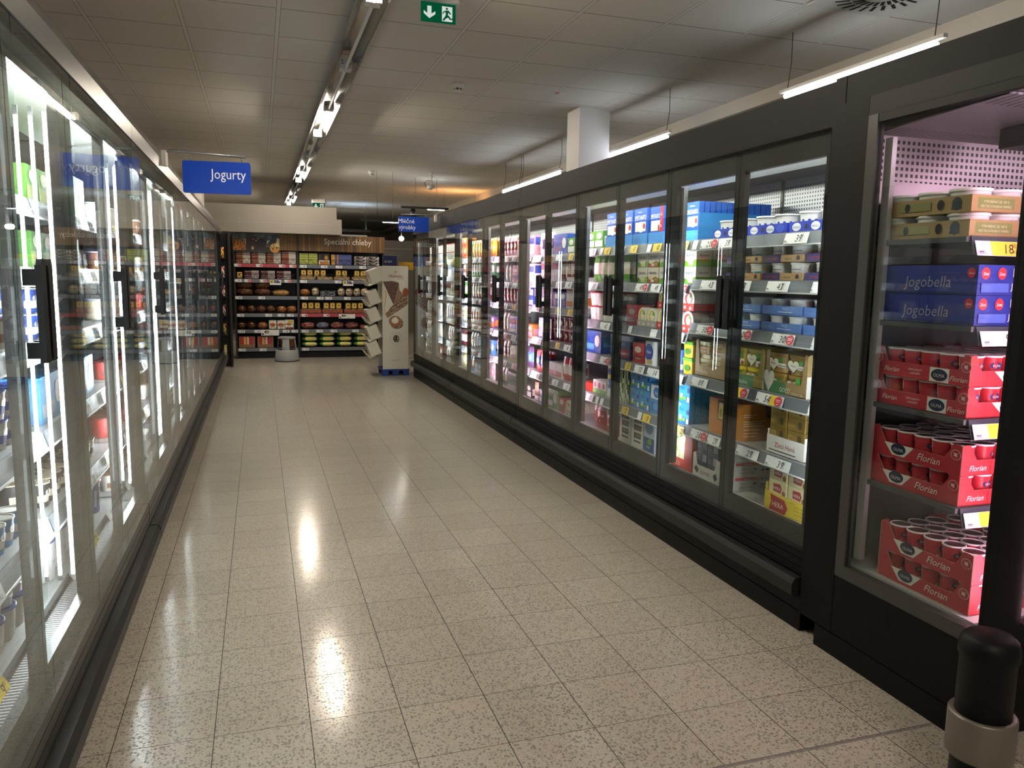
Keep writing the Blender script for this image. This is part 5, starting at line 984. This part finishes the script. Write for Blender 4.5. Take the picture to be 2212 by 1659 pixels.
CAKE = m_speck('#4a3026', '#7a5a48', 60, 'cake_print', .6); CAKE2 = m_speck('#a88a6a', '#5a4032', 40, 'cake_print_light', .6)
art(p, [('p', [(-.48, .85), (-.1, .855), (.14, .84), (.14, .78), (-.08, .63)], CAKE), ('p', [(.14, .84), (.16, .77), (.34, .72), (-.08, .63)], '#8a6a55'),
        ('p', [(-.4, .535), (.36, .755), (.48, .72), (.48, .63), (-.3, .5)], CAKE2), ('p', [(-.38, .54), (.48, .66), (.48, .655), (-.38, .535)], '#3a241a'), ('p', [(-.2, .6), (.48, .7), (.48, .695), (-.2, .594)], '#3a241a'), ('p', [(.0, .655), (.48, .735), (.48, .73), (.0, .65)], '#3a241a'),
        ('e', .4, .75, .12, .04, '#9a4a24'), ('p', [(-.42, .76), (-.36, .73), (-.44, .6), (-.38, .53), (-.36, .53), (-.42, .6), (-.33, .73), (-.4, .77)], '#c9983c'),
        ('e', .05, .45, .25, .055, CAKE2), ('e', -.02, .47, .24, .052, '#9a6a4c'), ('e', -.02, .475, .14, .03, '#e6dcc8'), ('e', 0, .49, .05, .02, '#f2ecdc'),
        ('t', 'Marlenka', .02, .89, .036, '#8a2a34', 0, .82), ('t', '...passionately', .2, .874, .011, '#8a6a55', .2, .4), ('p', [(0, .93), (.04, .945), (.02, .95), (-.02, .94)], '#5a4a40'),
        ('e', .02, .30, .12, .034, '#3c332c'), ('e', .03, .3, .075, .027, '#d9d4c4'), ('p', [(-.05, .28), (.0, .33), (.08, .32), (.06, .3), (.1, .28)], '#3c332c'), ('t', 'marlenka.com', .02, .085, .014, '#5a5048', 0, .6)], W_, H_, f)
s_ = 'BASED ON AN ARMENIAN  FAMILY RECIPE '
for i, ch in enumerate(s_):
    a = PI*1.15-2*PI*i/len(s_); r = .085; cx, cz = (MX0+MX1)/2+.008, .10+.30*H_
    if ch != ' ': p.text(ch, .016, (cx+r*math.cos(a), MY-.002, cz+r*math.sin(a)), (math.sin(a), 0, -math.cos(a)), (math.cos(a), 0, math.sin(a)), '#4a4038')
p.build('print', ST, L)
pal = thing('pallet', 'small blue plastic pallet under the cake display stand', 'pallet', (1.9, 11.75, 0)); BL = mat('#1f3f8a', .5)
MB().box(MX0-.01, MX1+.02, MY+.0, MY+.48, .075, .098, BL).build('deck', pal, L)
for x in (MX0, (MX0+MX1)/2-.04, MX1-.07):
    for y in (MY+.005, MY+.39): MB().box(x, x+.08, y, y+.08, 0, .075, BL).build('foot', pal, L)
b = MB(); b.box(-.035, .035, 0, .16, 0, .20, mat('#ded8c6', .5)); pp = MB(); ff = faces(.16, .07, .2)
art(pp, [('p', [(-.3, .6), (.0, .9), (.25, .62), (-.05, .5)], '#8a3a2c'), ('p', [(-.1, .4), (.2, .55), (.3, .4)], CAKE2), ('t', 'M', .3, .25, .14, '#8a2a34')], .07, .2, lambda x, z, k: (x, -EPS*k, z)); reg('cake_box', 'cake_box', 'box', 'cream cake box with brown picture', (.07, .16, .2), [('body', b), ('print', pp)])
CAKEN = ('top', 'second', 'third', 'fourth', 'lowest')
for i, z in enumerate((1.36, 1.06, .80, .54, .30)):
    for j in range(5 if i == 0 else 4):
        o = put('cake_box', (MX0-.165+(.03 if i == 0 else .0), MY+.06+j*.085, z-.009+(.012 if i == 0 else 0)), 0, f'cream cake box, {nth(j)} from the panel, {CAKEN[i]} tray of the cake stand', 'cake boxes on the stand')
        o.rotation_euler = (.374, 0, -PI/2)
# ------------------------------------------------------------------ hanging aisle signs
BLUE = mat('#0b3da8', .35)
def hangsign(lb, x0, x1, y, z0, z1, lines, base, arm, size, al):
    L = (base[0], y, base[2]); t = thing('aisle_sign', lb, 'sign', L, -.13 if al else 0); r = .012
    def rr():
        o = []
        for cx, cz, a0 in ((x1-r, z1-r, 0), (x0+r, z1-r, 90), (x0+r, z0+r, 180), (x1-r, z0+r, 270)):
            for k in range(4): a = math.radians(a0+30*k); o.append((cx+r*math.cos(a), cz+r*math.sin(a)))
        return o
    m = MB(); m.extrude(rr(), (0, y-.006, 0), (1, 0, 0), (0, 0, 1), (0, 1, 0), .012, BLUE); m.build('panel', t, L)
    m = MB()
    for s, zt, xt, fit in lines: m.text(s, size, (xt, y-.0066, zt), (1, 0, 0), (0, 0, 1), mat('#f2f4f8', .4), 0, fit)
    m.build('lettering', t, L)
    m = MB(); m.tube(arm, .007, GREYM, 8); m.build('arm', t, L)
    m = MB(); m.box(base[0]-.012, base[0]+.012, base[1]-.03, base[1]+.03, base[2], base[2]+.09, mat('#c9c8c2', .3, .3)); m.build('bracket', t, L)
    for x in (x0+.05, x1-.05): MB().tube([(x, y, z1-.006), (x, y, arm[-1][2]+.004)], .004, GREYM, 6).build('hook', t, L)
hangsign('blue hanging sign reading Jogurty over the grey-framed cabinets', -.43, -.032, 5.25, 1.965, 2.158, [('Jogurty', 2.055, -.165, .21)], (-.53, 5.25, 2.12), [(-.53, 5.25, 2.18), (-.53, 5.25, 2.2), (-.50, 5.25, 2.215), (-.06, 5.25, 2.19)], .085, 1)
hangsign('blue hanging sign reading Mlecne vyrobky over the black cabinets', 1.655, 2.04, 9.75, 2.035, 2.22, [('Mléčné', 2.14, 1.755, .2), ('výrobky', 2.065, 1.765, .21)], (2.125, 9.75, 2.17), [(2.125, 9.75, 2.22), (2.125, 9.75, 2.245), (2.105, 9.75, 2.255), (1.69, 9.75, 2.245)], .075, 0)
# ------------------------------------------------------------------ exit signs
GRN = m_emit('#0b7a4c', .32); EWH = m_emit('#eef6f0', .6)
def exitsign(lb, x, y, ztop, k=1.):
    L = (x, y, CZ); t = thing('exit_sign', lb, 'sign', L, 0, 'exit signs'); w, h = .235*k, .118*k; z0 = ztop-h
    m = MB(); m.rbox(x-w/2-.03, x+w/2+.03, y-.04, y+.04, ztop+.005, CZ-.0005, mat('#d6d4ce', .4), .035, 4); m.build('housing', t, L)
    m = MB(); m.box(x-w/2, x+w/2, y-.004, y+.004, z0, ztop+.005, GRN); s = m.build('panel', t, L)
    p = MB(); f = lambda u, v, kk: (x+u, y-.004-EPS*kk, z0+v)
    art(p, [('p', [(-.26, .18), (-.09, .42), (-.09, .58), (-.2, .44), (-.2, .84), (-.32, .84), (-.32, .44), (-.42, .58), (-.42, .42)], EWH), ('r', .1, .1, .4, .9, EWH)], w, h, f); p.build('arrow', s, L)
    p = MB(); f2 = lambda u, v, kk: (x+u, y-.005-EPS*(kk+2), z0+v)
    art(p, [('e', .24, .78, .03, .065, GRN), ('p', [(.2, .68), (.29, .7), (.36, .52), (.33, .48), (.28, .58), (.27, .45), (.34, .34), (.34, .28), (.46, .3), (.46, .24), (.33, .2), (.27, .32), (.21, .24), (.15, .12), (.11, .16), (.18, .34), (.21, .46), (.2, .6), (.15, .56), (.13, .46), (.11, .5), (.13, .6)], GRN)], w, h, f2); p.build('running_figure', s, L)
exitsign('green exit sign with arrow and running figure, close under the ceiling by the light line', 1.056, 4.78, 3.09, .9); exitsign('distant green exit sign with arrow above the white bulkhead', 1.26, 17.6, 3.03, 1.05)
# ------------------------------------------------------------------ smoke detectors, camera, diffuser, ceiling labels
def smoke(lb, x, y):
    L = (x, y, CZ); t = thing('smoke_detector', lb, 'detector', L, 0, 'smoke detectors'); c = (x, y); wm = mat('#d9d7d0', .4)
    m = MB(); m.lathe([(.0, CZ-.001), (.055, CZ-.001), (.055, CZ-.03), (.048, CZ-.038), (.034, CZ-.04)], wm, 18, c); m.build('base', t, L)
    m = MB(); m.lathe([(.034, CZ-.04), (.03, CZ-.065), (.0, CZ-.065)], wm, 18, c); m.build('sensor', t, L)
    m = MB(); m.lathe([(.0345, CZ-.044), (.032, CZ-.058)], mat('#2b2a28', .6), 18, c, True, lambda k, i: i % 3); m.build('vent', t, L)
smoke('white smoke detector on the ceiling, largest, between exit sign and pillar', 1.664, 6.75); smoke('white smoke detector on the ceiling above the blue dairy sign', 1.73, 12.7); smoke('small far smoke detector near the distant exit sign', 1.75, 18.6)
L = (2.66, 12.5, CZ); t = thing('ceiling_camera', 'white security camera on a stem with looped black cable', 'camera', L)
m = MB(); m.lathe([(.04, CZ-.001), (.04, CZ-.012), (.012, CZ-.016)], '#d9d7d0', 12, (2.66, 12.5)); m.tube([(2.66, 12.5, CZ-.01), (2.66, 12.5, CZ-.2)], .012, mat('#d4d2cc', .4), 8); m.build('stem', t, L)
m = MB(); m.lathe([(.0, CZ-.185), (.05, CZ-.195), (.07, CZ-.22), (.06, CZ-.245), (.02, CZ-.26), (0, CZ-.26)], mat('#cfcdc8', .35), 14, (2.64, 12.48)); hb = m.build('head', t, L)
MB().disc(.03, CZ-.262, mat('#22222a', .1), 12, (2.64, 12.48), False).build('lens', hb, L)
MB().tube([(2.65, 12.5, CZ-.13), (2.58, 12.48, CZ-.12), (2.53, 12.46, CZ-.17), (2.56, 12.46, CZ-.22), (2.6, 12.47, CZ-.215)], .005, mat('#262524', .5), 6).build('cable', t, L)
DX0, DX1, DY0, DY1 = 3.15, 3.75, 4.13, 4.73; DX0, DX1 = 3.157, 3.757; DY0, DY1 = 3.55, 4.12
L = ((DX0+DX1)/2, (DY0+DY1)/2, CZ); t = thing('air_diffuser', 'square white ceiling air diffuser with a swirl of dark slots', 'vent', L)
MB().box(DX0, DX1, DY0, DY1, CZ-.012, CZ-.0005, mat('#cfcdc2', .4)).build('plate', t, L)
m = MB(); cx, cy = (DX0+DX1)/2, (DY0+DY1)/2
for k in range(24):
    a = 2*PI*k/24
    for r0, r1 in ((.10, .165), (.175, .255)):
        d = Vector((math.cos(a), math.sin(a), 0)); q = Vector((-math.sin(a), math.cos(a), 0))*.011; o = Vector((cx, cy, CZ-.0128)); sk = q*2.2
        m.poly([o+d*r0-q, o+d*r1-q+sk*.5, o+d*r1+q+sk*.5, o+d*r0+q], mat('#0c0b0a', .8))
m.build('vent', t, L)
for x, y, c, lb in ((2.6, 6.75, '#b03038', 'small red and white ceiling label beside the pillar head'), (2.37, 8.05, '#d8d2c4', 'small pale ceiling label along the ceiling runner')):
    m = MB(); m.box(x-.05, x+.05, y-.035, y+.035, CZ-.004, CZ-.0005, mat('#e2ddd2', .5)); o = m.build('ceiling_label'); tag(o, lb, 'label')
    m = MB(); m.box(x-.04, x-.005, y-.03, y+.03, CZ-.005, CZ-.004, mat(c, .5)); m.build('print', o)
# ------------------------------------------------------------------ track lights and far fittings
for k, (x0, x1, y, z, lb) in enumerate(((1.55, 2.25, 12.6, 2.34, 'black hanging track beam behind the blue dairy sign'), (2.28, 3.1, 13.2, 2.62, 'black hanging track beam with a spotlight and lit tube above the black cabinets'))):
    L = ((x0+x1)/2, y, z); t = thing('track_light', lb, 'light', L, 0, 'black track beams'); MB().box(x0, x1, y-.02, y+.02, z, z+.035, mat('#171716', .5)).build('beam', t, L)
    MB().tube([(x1-.35, y+.05, z+.008), (x1-.06, y+.05, z+.008)], .016, m_emit('#f4fbff', 40.), 8).build('tube', t, L)
    for x in (x0+.25, x1-.2): MB().tube([(x, y, z+.03), (x, y, CZ)], .003, '#4a463e', 4).build('wire', t, L)
    if k == 1:
        m = MB(); m.lathe([(.0, 0), (.045, 0), (.05, .12), (.0, .12)], mat('#121212', .5), 12); m.v = [(x0+.22+v[0], y+v[2]*.4-v[1]*.5, z-.12+v[2]*.8+v[1]*.6) for v in m.v]; m.build('spotlight', t, L)
L = (2.204, 12.7, 2.05); t = thing('spotlight', 'lit round spotlight bulb just under the blue dairy sign', 'light', L)
MB().tube([(2.204, 12.7, 2.34), (2.204, 12.7, 2.13)], .012, mat('#1a1a1a', .5), 6).build('stem', t, L)
m = MB(); m.lathe([(0, 2.05), (.03, 2.06), (.045, 2.09), (.03, 2.12), (0, 2.125)], m_emit('#fff6ea', 30.), 12, (2.204, 12.7)); m.build('bulb', t, L)
L = (1.45, 20., 2.35); t = thing('hanging_tube_light', 'thin lit tube light beyond the white bulkhead', 'light', L); MB().tube([(1.7, 20, 2.43), (2.5, 20, 2.43)], .02, m_emit('#fff4e4', 22.), 6).build('tube', t, L); MB().box(1.6, 2.6, 19.98, 20.02, 2.46, 2.5, '#cfccc4').build('batten', t, L)
for x in (1.65, 2.55): MB().tube([(x, 20, 2.5), (x, 20, CZ)], .004, '#6a655c', 4).build('wire', t, L)
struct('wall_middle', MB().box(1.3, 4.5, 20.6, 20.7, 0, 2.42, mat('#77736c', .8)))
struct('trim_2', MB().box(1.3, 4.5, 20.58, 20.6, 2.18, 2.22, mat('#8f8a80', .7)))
t = thing('shop_sign', 'dark blue sign reading scan shop beyond the bread shelves', 'sign', (2.5, 16., 1.62)); L = (2.5, 16, 1.62)
MB().box(2.33, 2.68, 15.99, 16.0, 1.58, 1.9, mat('#1c2c74', .4)).build('panel', t, L); m = MB(); m.text('scan', .09, (2.5, 15.988, 1.76), (1, 0, 0), (0, 0, 1), '#e9ecf4'); m.text('shop', .09, (2.52, 15.988, 1.64), (1, 0, 0), (0, 0, 1), '#e9ecf4'); m.build('lettering', t, L)
MB().box(2.33, 2.74, 15.985, 16.005, 1.9, 1.91, GREYM).build('rail', t, L); MB().tube([(2.4, 16.02, 0), (2.4, 16.02, 1.9)], .012, GREYM, 6).build('pole', t, L)
t = thing('yellow_sign', 'yellow promotion card on a pole beside the blue shop sign', 'sign', (2.9, 16.2, 0)); L = (2.9, 16.2, 0)
MB().box(2.76, 3.06, 16.19, 16.2, 1.62, 1.78, mat('#e0b42c', .4)).build('panel', t, L); MB().tube([(2.9, 16.215, 0), (2.9, 16.215, 1.65)], .012, GREYM, 6).build('pole', t, L); m = MB(); m.text('AKCE', .06, (2.91, 16.188, 1.67), (1, 0, 0), (0, 0, 1), '#8a6a1c'); m.build('lettering', t, L)
# ------------------------------------------------------------------ snack rack beside the far end of the grey-framed cabinets
L = (-.6, 13.25, 0); SR = thing('snack_rack', 'black snack end rack between the grey-framed cabinets and bread shelves', 'shelving', L)
m = MB(); m.box(-1.3, -.44, 13.27, 13.31, 0, 2.13, SB); m.box(-.47, -.44, 13.12, 13.27, 0, 2.13, SB); m.build('panel', SR, L)
for i, z in enumerate((1.72, 1.42, 1.12, .82, .52, .18)):
    m = MB(); m.box(-1.2, -.5, 13.05, 13.27, z-.012, z, SB); m.tube([(-1.2, 13.04, z+.05), (-.5, 13.04, z+.05)], .004, SB, 4); sh = m.build('shelf', SR, L)
    cs = (('#c0392f', '#e0c23c'), ('#b5303a', '#e6dccb'), ('#c42a30', '#e9e0d8'), ('#5a2420', '#c9b8a8'), ('#b02a2a', '#a8c050'), ('#d8c03c', '#d9cfc0'))[i]
    for j, x in enumerate((-.58, -.69, -.80)):
        kk = 'snack'+str(i)
        if kk not in PROTO: bagk(kk, 'snack_bag', 'bag', 'snack bag', .10, .05, .17, lambda u, v, f, cs=cs: mat(cs[0] if int(u*5+v*4) % 2 else cs[1], .25))
        put(kk, (x, 13.1, z+.010), 0, f'{("red and yellow", "red and cream", "bright red", "brown striped", "red and green", "yellow and white")[i]} snack bag, {nth(j)} from the aisle, snack rack', 'snack bags', rx=-.12)
t = thing('wall_poster', 'small pale poster hung on edge above the far grey-framed cabinets', 'sign', (-.62, 10.2, 2.4)); L = (-.62, 10.2, 2.4)
MB().box(-.66, -.655, 9.3, 10.9, 2.28, 2.62, mat('#c9b9a4', .6)).build('panel', t, L); m = MB(); m.box(-.6545, -.654, 9.8, 10.5, 2.36, 2.45, mat('#e0d6c4', .6)); m.build('print', t, L)
# ------------------------------------------------------------------ bollard and label strip by the end cabinet
c = (1.815, 1.45); t = thing('bollard', 'black cylindrical bollard with a steel band, in front of the end cabinet', 'bollard', (*c, 0)); L = (*c, 0)
MB().lathe([(.068, 0), (.068, .50), (.073, .505), (.073, .53), (.068, .55), (.055, .562), (0, .565)], mat('#080808', .5, spec=.2), 32, c).build('body', t, L)
MB().lathe([(.0685, .225), (.082, .226), (.083, .23), (.083, .338), (.082, .342), (.0685, .343)], mat('#7d776c', .4, .6), 32, c).build('steel_band', t, L)
t = thing('label_strip', 'white vertical strip of yellow and blue shelf labels on the end cabinet door', 'label', (2.3, 1.66, 1.0)); L = (2.3, 1.66, 1.0)
MB().box(2.262, 2.33, 1.69, 1.7, .42, 1.2, mat('#e2e0d6', .5)).build('strip', t, L)
for k in range(6):
    m = MB(); z = .5+k*.12; m.box(2.268, 2.325, 1.688, 1.69, z+.03, z+.055, '#e3c52c'); lb_ = m.build('label', t, L); m = MB(); m.box(2.268, 2.325, 1.688, 1.69, z-.002, z+.026, '#23397c'); m.build('label', t, L)

for x0, x1, y, z, c, e, lb in ((3.3, 4.1, 14.8, 2.55, '#ffb870', 60., 'added warm uplight for the ceiling glow beyond the white pillar'), (1.7, 2.5, 18.6, 2.5, '#b8dcff', 40., 'added cool uplight for the ceiling glow beyond the white bulkhead')):  # uplights added out of sight to cast the warm and cool ceiling glow
    L = ((x0+x1)/2, y, z); t = thing('added_uplight', lb, 'light', L); m = MB(); m.box(x0, x1, y-.03, y+.03, z, z+.03, mat('#171716', .5)); m.box(x0, x1, y-.032, y-.028, z, z+.06, mat('#171716', .5)); m.build('beam', t, L); MB().box(x0+.02, x1-.02, y-.025, y+.025, z+.03, z+.036, m_emit(c, e)).build('diffuser', t, L)
    for x in (x0+.1, x1-.1): MB().tube([(x, y, z+.03), (x, y, CZ)], .003, '#4a463e', 4).build('wire', t, L)
